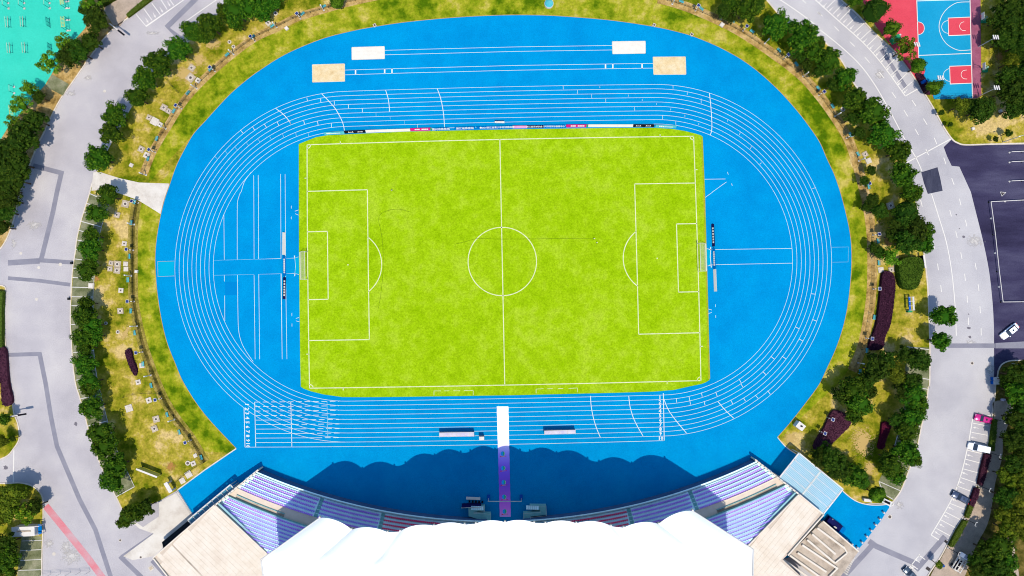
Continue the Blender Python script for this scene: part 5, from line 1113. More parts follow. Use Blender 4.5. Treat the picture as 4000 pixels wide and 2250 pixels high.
for x, y in ((497, 980), (468, 1030), (435, 1072), (402, 1115), (368, 1160), (333, 1205), (298, 1245), (258, 1220), (218, 1190)):
    p = P(*T(4, 2, x - 13, y - 12)[0], .5); p.z = .16
    if b0 is None:
        b0 = thing('bollard', 'white bollard on the edge of the blue mat', 'bollard', p, 0, 'bollards round the blue mat')
        MB().tube((0, 0, 0), (0, 0, .6), .22, .2, 12).build('shaft', M_plast, b0)
        vs = [(0, 0, .95)] + [(r_ * math.cos(k * math.pi / 6), r_ * math.sin(k * math.pi / 6), z_) for r_, z_ in ((.2, .88), (.3, .72), (.22, .6)) for k in range(12)]
        obj('ball_top', vs, [(0, 1 + k, 1 + (k + 1) % 12) for k in range(12)] + [(1 + i * 12 + k, 13 + i * 12 + k, 13 + i * 12 + (k + 1) % 12, 1 + i * 12 + (k + 1) % 12) for i in range(2) for k in range(12)], M_plast, b0, True)
    else: dup(b0, p)
    bi_ = globals().get('bi_', -1) + 1; [o for o in sc.collection.objects if o.name.split('.')[0] == 'bollard'][-1]['label'] = ORD[bi_] + ' white bollard from the pyramid barrier along the edge of the blue mat'

# ------------------------------------------------------------------ courts
def Lz(pts, w, z, m, par, nm='court_line'): return line(nm, pts, w, z, m, par)
sheet('ball_court_surround', T(4, 0, 240, -160, 1215, -160, 1225, 720, 1160, 742, 870, 748, 840, 700, 780, 660, 640, 470, 530, 330, 430, 200), .14, M_bred, 0, kind=STR)
bc = sheet('basketball_court', Z5(484, -120, 487, 15, 497, 300, 506, 560, 515, 790, 560, 840, 600, 960, 560, 1060, 690, 1245, 720, 1338, 1240, 1324, 1205, 0, 1203, -120), .152, M_bblue, 0, kind=STR)
sheet('side_strip', Z5(1205, -120, 1345, -120, 1348, 300, 1358, 1290, 1300, 1320, 1238, 1324), .158, M_maroon, 0, bc)
for a in ((910, 243, 1205, 230, 1210, 468, 917, 480), (930, 893, 1222, 883, 1228, 1120, 938, 1132)):
    q = Z5(*a); sheet('key', q, .164, M_bred, .1, bc); Lz([q[1], q[0], q[3], q[2]], .18, .172, M_white, bc)
half = Z5(497, 293); sheet('centre_half_circle', smooth(Z5(497, 293, 545, 305, 578, 335, 588, 380, 578, 425, 548, 455, 505, 468), 4), .164, M_bred, .1, bc)
Lz(smooth(Z5(497, 293, 545, 305, 578, 335, 588, 380, 578, 425, 548, 455, 505, 468), 4), .14, .172, M_white, bc)
Lz(Z5(484, -120, 487, 15, 497, 300, 506, 560, 515, 790), .2, .172, M_white, bc); Lz(Z5(487, 12, 800, 3, 1205, -6), .2, .173, M_white, bc); Lz(Z5(1203, -120, 1205, 0, 1220, 660, 1238, 1324), .2, .174, M_white, bc); Lz(Z5(515, 747, 1218, 719), .18, .173, M_white, bc)
Lz(smooth(Z5(1203, 25, 1050, 32, 960, 70, 870, 145, 810, 245, 787, 360, 812, 475, 870, 570, 950, 635, 1060, 678, 1215, 672), 5), .15, .172, M_white, bc)
for a in ((908, 275, 870, 288, 838, 315, 822, 362, 838, 410, 870, 438, 910, 450), (928, 922, 890, 940, 858, 970, 845, 1010, 858, 1055, 890, 1085, 935, 1098), (1125, 293, 1090, 305, 1068, 335, 1065, 362, 1078, 390, 1105, 410, 1145, 412), (1160, 943, 1115, 952, 1090, 980, 1085, 1010, 1100, 1045, 1130, 1062, 1165, 1064)): Lz(smooth(Z5(*a), 4), .12, .172, M_white, bc)
def hoop(px, lab):
    p = P(*px, .3); p.z = .15; t = thing('basketball_hoop', lab, 'basketball hoop', p, math.pi + fa, 'hoops behind the court end line')
    MB().box((-.8, 0, .25), (1.3, 1.0, .5)).build('base', M_green, t); MB().tube((-.5, 0, .4), (.2, 0, 2.9), .1, n=8).build('mast', M_lgreen, t); MB().tube((-.9, 0, .5), (.1, 0, 2.3), .06, n=6).build('brace', M_lgreen, t)
    for y in (-.35, .35): MB().tube((-.2, y * .4, 2.6), (1.5, y, 3.2), .06, n=6).build('arm', M_lgreen, t)
    b = MB().box((1.55, 0, 3.3), (.06, 1.8, 1.05)).build('backboard', M_plast, t)
    r = MB()
    for k in range(12): a0, a1 = k * math.pi / 6, (k + 1) * math.pi / 6; r.tube((1.83 + .23 * math.cos(a0), .23 * math.sin(a0), 3.05), (1.83 + .23 * math.cos(a1), .23 * math.sin(a1), 3.05), .015, n=4, cap=False)
    r.build('rim', M_red, b)
hoop(Z5(1345, 285)[0], 'green framed basketball hoop at the full court key with three point arc'); hoop(Z5(1360, 950)[0], 'green framed basketball hoop at the smaller court key')
def flood(base, top, lab, h=6.5):
    p = P(*base, .15) if base else P(*top, h); p.z = .12; t = thing('court_floodlight', lab, 'floodlight', p, fa, 'floodlights round the ball court')
    MB().tube((0, 0, 0), (0, 0, h), .11, .07, 8).build('pole', M_steel, t); MB().box((0, 0, h), (1.5, .08, .08)).build('crossarm', M_steel, t)
    for x in (-.55, 0, .55): MB().box((x, 0, h + .08), (.28, 1.15, .14), .25).build('lamp_head', M_plast, t)
flood(None, Z5(1545, 505)[0], 'three-headed court floodlight on the grass beside the maroon strip'); flood(None, Z5(1558, 1185)[0], 'three-headed court floodlight on the grass behind the small court end'); flood(None, Z5(485, 602)[0], 'three-headed court floodlight over the red and blue court boundary'); flood(None, Z5(800, 1052)[0], 'three-headed court floodlight over the small blue court key')
# bins
def bin_(px, lab, m, sx, sy, sz, rot=0, name='waste_bin'):
    p = P(*px, sz); p.z = .12; t = thing(name, lab, 'bin', p, rot)
    MB().box((0, 0, sz / 2), (sx, sy, sz), 0, .96).build('body', m, t); MB().box((0, 0, sz + .05), (sx * 1.04, sy * 1.04, .1), 0, .9).build('lid', m, t); MB().box((0, -sy * .4, sz + .13), (sx * .6, .05, .06)).build('handle', M_dsteel, t)
bin_(T(4, 0, 583, 292)[0], 'big green waste container under the court-side trees', M_green, 2.3, 1.6, 1.3, .6, 'waste_container'); bin_(T(4, 0, 790, 616)[0], 'bright blue waste bin on dark soil between two round trees', M_blue, .95, .8, 1.1, .5)
bin_(T(4, 0, 605, 268)[0], 'pale grey box standing beside the green waste container', M_steel, .9, .5, .8, .6)
# exercise equipment on the teal court
UP = Vector((0, 0, 1))
def gym(px0, px1, kind, lab, grp, h):
    a, b = P(*px0, h), P(*px1, h); c = (a + b) / 2; c.z = .15; d = b - a; L = d.length; t = thing({'bar': 'pull_up_bar', 'par': 'parallel_bars', 'lad': 'monkey_ladder', 'rack': 'climbing_rack'}[kind], lab, 'exercise bars', c, math.atan2(d.y, d.x), grp)
    if kind == 'bar':
        for x in (-L / 2, L / 2): MB().tube((x, 0, 0), (x, 0, h + .15), .06, n=8).build('post', M_tealmetal, t); MB().box((x, 0, .06), (.5, .5, .14)).build('footing', M_conc, t)
        MB().tube((-L / 2, 0, h), (L / 2, 0, h), .045, n=8).build('bar', M_cream, t)
    elif kind == 'par':
        for y in (-.32, .32):
            MB().tube((-L / 2, y, h), (L / 2, y, h), .06, n=8).build('bar', M_cream, t)
            for x in (-L * .35, L * .35): MB().tube((x, y, 0), (x, y, h), .05, n=6).build('post', M_tealmetal, t)
    elif kind == 'lad':
        for y in (-.42, .42):
            MB().tube((-L / 2, y, h), (L / 2, y, h), .06, n=8).build('rail', M_yellow, t)
            for x in (-L / 2, L / 2): MB().tube((x, y, 0), (x, y, h), .06, n=8).build('post', M_tealmetal, t)
        for k in range(8): x = -L / 2 + L * (k + .5) / 8; MB().tube((x, -.42, h), (x, .42, h), .045, n=6).build('rung', M_yellow, t)
        for x in (-L / 2, L / 2): MB().box((x, 0, .05), (.4, 1.3, .12)).build('footing', M_conc, t)
    else:
        for x in (-L / 2, 0, L / 2): MB().tube((x, 0, 0), (x, 0, h), .06, n=8).build('post', M_tealmetal, t)
        for k in range(4): MB().tube((-L / 2, 0, h * (k + 1) / 4), (L / 2, 0, h * (k + 1) / 4), .05, n=6).build('bar', M_tealmetal, t)
g1, g2, g3, g4 = 'pull-up bars on the teal court', 'parallel bars on the teal court', 'yellow ladders on the teal court', 'climbing racks on the teal court'
for k, a in enumerate(((627, 68, 624, -6), (265, 70, 262, -6), (38, 70, 34, -6))): gym(*Z4(*a), 'bar', ORD[k] + ' pull-up bar from the yellow ladder in the same row', g1, 2.3)
gym(*Z4(135, 1290, 132, 1200), 'bar', 'lone pull-up bar near the court-side bushes and paved entrance', None, 1.9)
for a in ((90, 235, 100, 388), (305, 232, 312, 378), (116, 605, 126, 752), (330, 600, 340, 748)): gym(*Z4(*a), 'par', 'pair of pale parallel bars on short teal posts on the teal court', g2, 1.3)
gym(*Z4(873, -30, 880, 66), 'lad', 'yellow ladder on white footings next to the pull-up bars row', g3, 2.3); gym(*Z4(886, 235, 896, 386), 'lad', 'yellow ladder on white footings beside a dark climbing rack', g3, 2.3); gym(*T(0, 0, 80, 795, 92, 885), 'lad', 'yellow ladder half hidden by bright bushes at the court edge', g3, 2.3)
for a in ((648, 240, 660, 355), (672, 605, 685, 715)): gym(*Z4(*a), 'rack', 'dark teal climbing rack of stacked bars on the teal court', g4, 1.7)

# car park railings and marks
def railing(px, lab, grp=None, h=.9):
    w = [P(a, b, h) for a, b in px]; o = w[0].copy(); o.z = 0; t = thing('pipe_railing', lab, 'railing', o, 0, grp)
    for a, b in zip(w, w[1:]):
        MB().tube(a - o, b - o, .09, n=8).build('rail', M_plast, t); n = max(1, int((b - a).length / 4))
        for k in range(n + 1):
            p = a.lerp(b, k / n) - o; MB().tube((p.x, p.y, 0), (p.x, p.y, h), .08, n=8).tube((p.x, p.y, 0), (p.x, p.y, .06), .25, n=8).build('post', M_plast, t)
railing(T(4, 1, 1700, 53, 1546, 60, 1297, 73, 1330, 320, 1360, 600, 1388, 830, 1546, 828, 1700, 826), 'white pipe railing enclosing a large rectangle of the dark car park')
for i, y in enumerate((1145, 1220, 1365)): railing(T(4, 0, 1455, y, 1546, y - 4, 1680, y - 8), 'short straight white pipe railing between bays of the dark car park', 'bay railings in the car park')
t = thing('street_lamp', 'tall white twin-arm street lamp on the grass triangle', 'street lamp', P(*T(4, 0, 1385, 1073)[0], .12), 0)
MB().tube((0, 0, 0), (0, 0, 7.5), .12, .08, 8).build('pole', M_steel, t)
for dx, dy in ((.9, -.9), (-1.1, -.35)): MB().tube((0, 0, 7.4), (dx, dy, 7.7), .05, n=6).build('arm', M_steel, t); MB().box((dx * 1.2, dy * 1.2, 7.7), (.5, .25, .1), math.atan2(dy, dx)).build('lamp_head', M_plast, t)
t = thing('street_lamp', 'white single-arm street lamp beside the kerb of the shaded planting', 'street lamp', P(*T(4, 1, 1455, 1297)[0], .12), 0)
MB().tube((0, 0, 0), (0, 0, 6.5), .12, .08, 8).build('pole', M_steel, t); MB().tube((0, 0, 6.4), (1.2, .1, 6.7), .05, n=6).build('arm', M_steel, t); MB().box((1.3, .1, 6.7), (.6, .25, .1)).build('lamp_head', M_plast, t)
# sidewalk lamps: post with a bracket head
sl = None
for x, y, bx, by in ((1388, 275, 1310, 262), (1333, 533, 1275, 515), (1262, 793, 1200, 765), (1160, 1045, 1095, 1015), (1027, 1263, 970, 1235)):
    p = P(*T(4, 2, bx, by)[0], .12); a = math.atan2(*(lambda d: (d.y, d.x))(P(*T(4, 2, x, y)[0]) - p))
    if sl is None:
        sl = thing('path_lamp', 'dark path lamp with a white square bracket head between hedge pieces', 'path lamp', p, a, 'path lamps along the hedge')
        MB().tube((0, 0, 0), (0, 0, 4.2), .08, .06, 8).build('pole', M_dsteel, sl)
        MB().tube((.1, -.5, 4.2), (.1, .5, 4.2), .06, n=6).tube((.1, -.5, 4.2), (.5, -.5, 4.2), .06, n=6).tube((.1, .5, 4.2), (.5, .5, 4.2), .06, n=6).build('bracket_head', M_plast, sl); MB().box((0, 0, .15), (.45, .45, .3)).build('plinth', M_conc, sl)
    else: dup(sl, p, a)
    [o for o in sc.collection.objects if o.name.split('.')[0] == 'path_lamp'][-1]['label'] = 'dark path lamp with white bracket head ' + {1388: 'beside the crimson car', 1333: 'beside the white van', 1262: 'between two plum hedge pieces', 1160: 'between two clipped green hedge pieces', 1027: 'close to the service truck'}[x]

# masts reaching over the road, boards, huts
def mast(base, tip, lab, h=3.0):
    p = P(*base, .12); q = P(*tip, h); d = Vector((q.x - p.x, q.y - p.y, 0)); t = thing('camera_mast', lab, 'mast', p, math.atan2(d.y, d.x))
    L = d.length; MB().tube((0, 0, 0), (0, 0, h + .2), .14, .1, 10).build('pole', M_steel, t); MB().tube((0, 0, h), (L, 0, h), .16, .12, 8).build('arm', M_plast, t)
    MB().box((L * .8, 0, h + .1), (L * .4, .45, .5)).build('camera_housing', M_black, t); MB().box((0, 0, .1), (.6, .6, .2)).build('base', M_conc, t)
mast(T(0, 0, 880, 215)[0], T(0, 0, 940, 266)[0], 'white mast arm with dark camera box reaching over the road by a hedge end'); mast(T(0, 2, 120, 235)[0], T(0, 2, 200, 225)[0], 'white mast arm with dark camera box beside the plum hedge and side road')
def board(px0, px1, h, lab, m1, m2, lean=.5, name='sign_board'):
    a, b = P(*px0, h), P(*px1, h); c = (a + b) / 2; c.z = .12; d = b - a; L = d.length; t = thing(name, lab, 'sign', c, math.atan2(d.y, d.x))
    MB().box((0, 0, h * .55 + .2), (L, .18, h * .9)).build('panel', m1, t); MB().box((0, -.12, h * .55 + .2), (L * .96, .05, h * .8)).build('face', m2, t); MB().box((0, 0, h + .25), (L + .1, .45, .12)).build('top_cap', M_plast, t)
    for x in (-L * .45, L * .45): MB().box((x, 0, .2), (.2, .4, .4)).build('foot', M_dsteel, t)
board(T(0, 2, 1035, 640)[0], T(0, 2, 1190, 700)[0], 2.4, 'long free-standing sign board with yellow edge on the dry lawn', M_yellow, M_black)
board(T(4, 1, 783, 478)[0], T(4, 1, 797, 572)[0], 1.8, 'dark blue sign board along the kerb beside the big hedge', M_navy, M_dsteel)
t = thing('gate_slab', 'white slab roof of the gate post beside the folding gate', 'gate post', P(*Z8(458, 445)[0], 2.4), math.radians(-58)); t.location.z = .12
MB().box((0, 0, 2.4), (2.9, 1.0, .2)).build('roof', M_plast, t)
for x in (-1.1, 1.1): MB().box((x, 0, 1.15), (.4, .7, 2.3)).build('pillar', M_conc, t)
def cabinet(px, sx, sy, h, rot, lab, top=None):
    p = P(*px, h); p.z = .13; t = thing('equipment_cabinet', lab, 'cabinet', p, rot)
    MB().box((0, 0, h / 2), (sx, sy, h)).build('body', M_plast, t); MB().box((0, 0, h + .05), (sx * 1.06, sy * 1.06, .1)).build('roof', M_plast, t); MB().box((0, -sy / 2 - .02, h * .5), (sx * .7, .04, h * .8)).build('door', M_steel, t)
    if top: MB().box((.1, .1, h + .2), (.5, .35, .25), .3).build('vent', M_black, t)
cabinet(T(3, 2, 1405, 318)[0], 2.0, 1.6, 2.0, math.radians(-38), 'white equipment cabin with a black vent at the track edge', True); cabinet(T(4, 2, 365, 878)[0], 1.9, .7, 1.0, math.radians(-8), 'low white cabinet on the grass beside a round shrub')
t = thing('guard_box', 'small dark box with pale rim at the corner of the blue mat', 'box', P(*T(4, 2, 510, 892)[0], 1.2), math.radians(-25)); t.location.z = .12
MB().box((0, 0, .6), (2.3, 1.1, 1.2)).build('body', M_dsteel, t); MB().box((0, 0, 1.25), (2.5, 1.3, .1)).build('rim', M_steel, t); MB().box((0, 0, 1.33), (1.6, .6, .08)).build('lid', M_black, t)
t = thing('barrier_cone', 'white pyramid barrier at the corner where mat and road meet', 'barrier', P(*T(4, 2, 545, 908)[0], .4), .5); t.location.z = 0
MB().box((0, 0, .05), (1.3, 1.3, .1)).build('base', M_plast, t); MB().box((0, 0, .5), (1.0, 1.0, .8), 0, .15).build('pyramid', M_plast, t)
# blue-white shelter on the lawn
t = thing('bike_shelter', 'small blue and white frame shelter with green end on the yellow lawn', 'shelter', P(*T(4, 1, 697, 842)[0], 1.8), math.radians(92)); t.location.z = .12
MB().box((0, .55, 1.8), (3.6, .5, .06)).build('roof_strip', M_blue, t); MB().box((0, -.45, 1.8), (3.6, .45, .06)).build('roof_strip', M_steel, t)
for x in (-1.7, -.6, .6, 1.7): MB().box((x, 0, 1.84), (.1, 1.5, .1)).build('rafter', M_plast, t)
for x in (-1.7, 1.7):
    for y in (-.65, .65): MB().tube((x, y, 0), (x, y, 1.8), .05, n=6).build('post', M_steel, t)
MB().box((-2.1, 0, .5), (.5, 1.1, 1.0)).build('end_box', M_green, t)
# guard hut in the planting
t = thing('guard_hut', 'white flat-roofed guard hut with pale blue end frame among olive trees', 'hut', P(*Z(0, 1750, 2.8975, 265, 945)[0], 2.6), .04); t.location.z = .12
MB().box((0, 0, 1.25), (5.6, 2.2, 2.5)).build('wall', M_plast, t); MB().box((0, 0, 2.56), (6.0, 2.5, .12)).build('roof', M_plast, t); MB().box((.2, .1, 2.68), (3.6, .4, .1)).build('roof_duct', M_stain, t)
MB().box((3.5, .1, 1.3), (.9, 2.4, .12)).build('porch_floor', M_bboard, t)
for y in (-1.0, 1.2): MB().box((3.5, y, 2.5), (1.3, .18, .14)).build('porch_beam', M_lilac, t); MB().box((4.05, y, 1.25), (.14, .14, 2.5)).build('porch_post', M_lilac, t)
MB().box((1.5, -1.12, 1.1), (.9, .05, 2.0)).build('door', M_steel, t); MB().box((-1, -1.12, 1.5), (1.6, .05, 1.0)).build('window', M_tint, t)
# small roadside things
def cart(px, lab, rot):
    t = thing('utility_cart', lab, 'cart', P(*px, 1.6), rot); t.location.z = .15
    MB().box((0, 0, .55), (2.1, 1.05, .5)).build('tray', M_blue, t); MB().box((.35, 0, 1.65), (1.3, 1.1, .08)).build('canopy', M_plast, t); MB().box((-.45, 0, 1.6), (.35, 1.0, .08)).build('canopy_edge', M_yellow, t)
    for x in (-.25, .95):
        for y in (-.5, .5): MB().tube((x, y, .7), (x, y, 1.62), .03, n=5).build('post', M_steel, t)
    for x in (-.75, .7):
        for y in (-.55, .55): MB().tube((x, y - .06, .28), (x, y + .06, .28), .28, n=12).build('wheel', M_tyre, t)
cart(T(0, 2, 678, 110)[0], 'small cart with white canopy and yellow edge between parking trees', .25)
for i, (x, y, m, lab) in enumerate(((1335, 1412, M_blue, 'blue recycling bin with white lid at the kerb corner'), (1335, 1440, M_blue, 'second blue recycling bin beside the kerb corner planting'))):
    t = thing('recycling_bin', lab, 'bin', P(*T(4, 1, x, y)[0], 1.1), .05); t.location.z = .05
    MB().box((-.35, 0, .55), (.75, .85, 1.1), 0, .95).build('body', m, t); MB().box((.45, 0, .5), (.7, .8, 1.0), 0, .95).build('side_body', M_plast, t); MB().box((.05, 0, 1.13), (1.5, .9, .08)).build('lid', M_plast, t)
bin_(T(4, 2, 1395, 120)[0], 'small pale bin in the shade beside the sidewalk entrance', M_lilac, .7, .5, .9, .2); bin_(T(4, 2, 937, 1372)[0], 'small blue bin beside a round shrub by the parking bays', M_blue, .6, .5, .8, .6); bin_(T(4, 2, 1497, 350)[0], 'grey box among the evergreen trees along the sidewalk', M_steel, .9, .6, .8, .1)
t = thing('drain_grate', 'dark drain grate framed in white paint at the road edge', 'grate', P(*T(4, 2, 822, 1395)[0], .02), -.6); MB().box((0, 0, .02), (1.1, .8, .05)).build('frame', M_dsteel, t)
for k in range(5): MB().box((-.4 + k * .2, 0, .055), (.08, .7, .03)).build('bar', M_iron, t)
t = thing('drain_grate', 'dark drain grate at the end of the parking bays by the hedge', 'grate', P(*T(4, 2, 958, 1190)[0], .02), -.6); MB().box((0, 0, .02), (.9, .6, .05)).build('frame', M_dsteel, t)
for k in range(4): MB().box((-.3 + k * .2, 0, .055), (.08, .5, .03)).build('bar', M_iron, t)
t = thing('gully_cover', 'square brick-red gully cover in a white frame on the apron', 'gully', P(*T(0, 2, 1140, 1390)[0], .02), .6); MB().box((0, 0, .03), (1.2, 1.2, .06)).build('frame', M_cover, t); MB().box((0, 0, .05), (.8, .8, .07)).build('cover', M_pad, t)
for x, y in ((545, 536), (524, 806)):
    t = thing('kerb_box', 'small black box on the paver bay kerb ' + ('where a trench patch ends' if y < 700 else 'away from the trench patches'), 'box', P(*T(0, 1, x, y)[0], .3), .05, 'black kerb boxes'); MB().box((0, 0, .2), (.5, .6, .4)).build('body', M_black, t); MB().box((0, 0, .43), (.56, .66, .06)).build('lid', M_dsteel, t)
t = thing('debris_pile', 'small pile of pale frames on the dark car park', 'debris', P(*T(4, 1, 1383, 12)[0], .02), .3)
for k in range(3): a0, a1 = k * 2.1, (k + 1) * 2.1; MB().tube((.9 * math.cos(a0), .7 * math.sin(a0), .1), (.9 * math.cos(a1), .7 * math.sin(a1), .1), .07, n=5).build('frame_bar', M_plast, t)
MB().box((0, 0, .1), (.5, .3, .2), .4).build('block', M_iron, t)

# ------------------------------------------------------------------ vehicles
def car(p0, p1, z, lab, m, kind='sedan', W_=1.8):
    a, b = P(*p0, .9), P(*p1, .9); d = b - a; L = d.length; c = (a + b) / 2; c.z = z; t = thing({'sedan': 'parked_car', 'van': 'parked_van'}[kind], lab, 'car' if kind == 'sedan' else 'van', c, math.atan2(d.y, d.x))
    hw = W_ / 2; hl = L / 2
    if kind == 'sedan': prof = [(-1, .55, .72), (-.96, .68, .88), (-.8, .78, .96), (-.5, .86, 1.0), (0, .88, 1.0), (.45, .88, .98), (.7, .84, 1.0), (.9, .76, .98), (.98, .68, .9), (1, .6, .72)]
    else: prof = [(-1, .9, .95), (-.97, .95, .98), (-.5, .98, 1.0), (0, .98, 1.0), (.45, .98, 1.0), (.62, .96, 1.0), (.85, .86, .96), (.96, .74, .9), (1, .62, .78)]
    vs = []; fs = []; n = 8
    for x, zt, wf in prof:                       # loft: rounded body sections
        w = hw * wf
        sec = [(-w * .94, .25), (-w, .5), (-w * .97, zt * .9), (-w * .82, zt), (w * .82, zt), (w * .97, zt * .9), (w, .5), (w * .94, .25)]
        vs += [(x * hl, y, zz) for y, zz in sec]
    for i in range(len(prof) - 1):
        for k in range(n): fs.append((i * n + k, i * n + (k + 1) % n, (i + 1) * n + (k + 1) % n, (i + 1) * n + k))
    fs += [tuple(range(n)), tuple(range((len(prof) - 1) * n, len(prof) * n))[::-1]]
    obj('body', vs, fs, m, t, True)
    if kind == 'sedan': xb0, xr0, xr1, xw = -.74 * hl, -.52 * hl, .16 * hl, .42 * hl; zb, zr = .86, 1.42
    else: xb0, xr0, xr1, xw = -.985 * hl, -.94 * hl, .3 * hl, .58 * hl; zb, zr = .95, 1.85
    wb, wr = hw * .84, hw * .74
    if kind == 'van': wb, wr = hw * .95, hw * .84
    cab = [(xb0, -wb, zb), (xw, -wb, zb), (xw, wb, zb), (xb0, wb, zb), (xr0, -wr, zr), (xr1, -wr, zr), (xr1, wr, zr), (xr0, wr, zr)]
    obj('roof', cab[4:] + [(xr0 - .06, -wr * .9, zr - .08), (xr1 + .1, -wr * .9, zr - .08), (xr1 + .1, wr * .9, zr - .08), (xr0 - .06, wr * .9, zr - .08)] + [(0, 0, zr + .05)], [(0, 1, 8), (1, 2, 8), (2, 3, 8), (3, 0, 8), (0, 4, 5, 1), (1, 5, 6, 2), (2, 6, 7, 3), (3, 7, 4, 0)], m, t)
    def gl(nm, q, mm): obj(nm, q, [(0, 1, 2, 3), (3, 2, 1, 0)][:1], mm, t)
    gl('windscreen', [cab[1], cab[2], cab[6], cab[5]], M_tint); gl('rear_window', [cab[3], cab[0], cab[4], cab[7]], M_tint if kind == 'sedan' else m)
    gl('side_window', [cab[0], cab[1], cab[5], cab[4]], M_tint if kind == 'sedan' else m); gl('side_window', [cab[2], cab[3], cab[7], cab[6]], M_tint if kind == 'sedan' else m)
    for s in (-1, 1):
        for x in (-.6 * hl, .62 * hl):
            wl = MB().tube((x, s * (hw - .2), .32), (x, s * (hw + .01), .32), .32, n=16).build('wheel', M_tyre, t); MB().tube((x, s * (hw - .05), .32), (x, s * (hw + .025), .32), .19, n=12).build('rim', M_steel, wl)
        MB().box((xw - .1, s * (hw + .08), .98), (.2, .22, .14)).build('mirror', m, t)
        MB().box((.94 * hl, s * hw * .62, .66), (.18, .34, .12)).build('headlight', M_lamp, t); MB().box((-.965 * hl, s * hw * .62, .74), (.1, .34, .12)).build('tail_light', M_tail, t)
    if kind == 'sedan': MB().box((-.15 * hl, 0, zr + .04), (.4, .55, .02)).build('sunroof', M_tint, t)
    return t
car(T(4, 1, 1505, 1003)[0], T(4, 1, 1384, 1098)[0], .01, 'white sedan with dark sunroof driving slantwise out of the dark car park', M_cwhite)
car(T(4, 2, 1308, 281)[0], T(4, 2, 1180, 248)[0], .01, 'crimson sedan in the topmost marked parking bay', M_cpink)
car(T(4, 2, 1278, 497)[0], T(4, 2, 1130, 465)[0], .01, 'white van with a long roof in a marked parking bay', M_cwhite, 'van', 1.85)
car(T(4, 2, 1138, 893)[0], T(4, 2, 1010, 826)[0], .01, 'dark blue sedan in a parking bay beside the plum hedge', M_cnavy)
car(T(4, 2, 735, 1480)[0], T(4, 2, 648, 1393)[0], .01, 'slate grey sedan on the open road near the painted grate', M_cgrey)
t = thing('service_truck', 'white open-framed service truck parked under trees on the sidewalk', 'truck', P(*T(4, 2, 1068, 1348)[0], 1.5), math.radians(57)); t.location.z = .14
MB().box((0, 0, .75), (5.0, 1.9, .35)).build('chassis', M_plast, t); MB().box((1.9, 0, 1.6), (1.2, 1.9, 1.5), 0, .9).build('cab', M_cwhite, t); MB().box((1.95, 0, 2.4), (.9, 1.5, .06)).build('cab_roof', M_lilac, t)
for y in (-.85, .85): MB().box((-.7, y, 1.9), (3.6, .18, .18)).build('top_rail', M_plast, t)
for x in (-2.3, -1.2, 0, 1.0): MB().box((x, 0, 1.9), (.16, 1.8, .16)).build('cross_rail', M_plast, t)
for x in (-2.4, .9):
    for y in (-.85, .85): MB().box((x, y, 1.4), (.14, .14, 1.0)).build('stake', M_plast, t)
MB().box((-.9, .1, 1.0), (2.8, 1.1, .2)).build('bed', M_black, t)
for x in (-1.6, 1.7):
    for y in (-.9, .9): MB().tube((x, y - .12, .4), (x, y + .12, .4), .4, n=14).build('wheel', M_tyre, t)
# dark blue trolley on the mat
t = thing('flat_trolley', 'dark blue flat-decked trolley standing on the blue mat beside the deck', 'trolley', P(*Z7(705, 895)[0], 1.0), math.radians(-36)); t.location.z = .16
MB().box((0, 0, .55), (4.6, 2.0, .3)).build('deck', M_navy, t); MB().box((2.7, 0, .5), (1.5, 1.7, .12)).build('ramp', M_bboard, t); MB().box((-1.7, .1, 1.0), (.9, 1.6, .6)).build('cab_box', M_navy, t)
for x in (-1.6, 1.4):
    for y in (-.9, .9): MB().tube((x, y - .1, .3), (x, y + .1, .3), .3, n=12).build('wheel', M_tyre, t)
for x, y in ((-1.2, .75), (.5, -.5), (.9, -.5)): MB().box((x, y, .85), (.5, .25, .3), .5).build('fitting', M_plast, t)

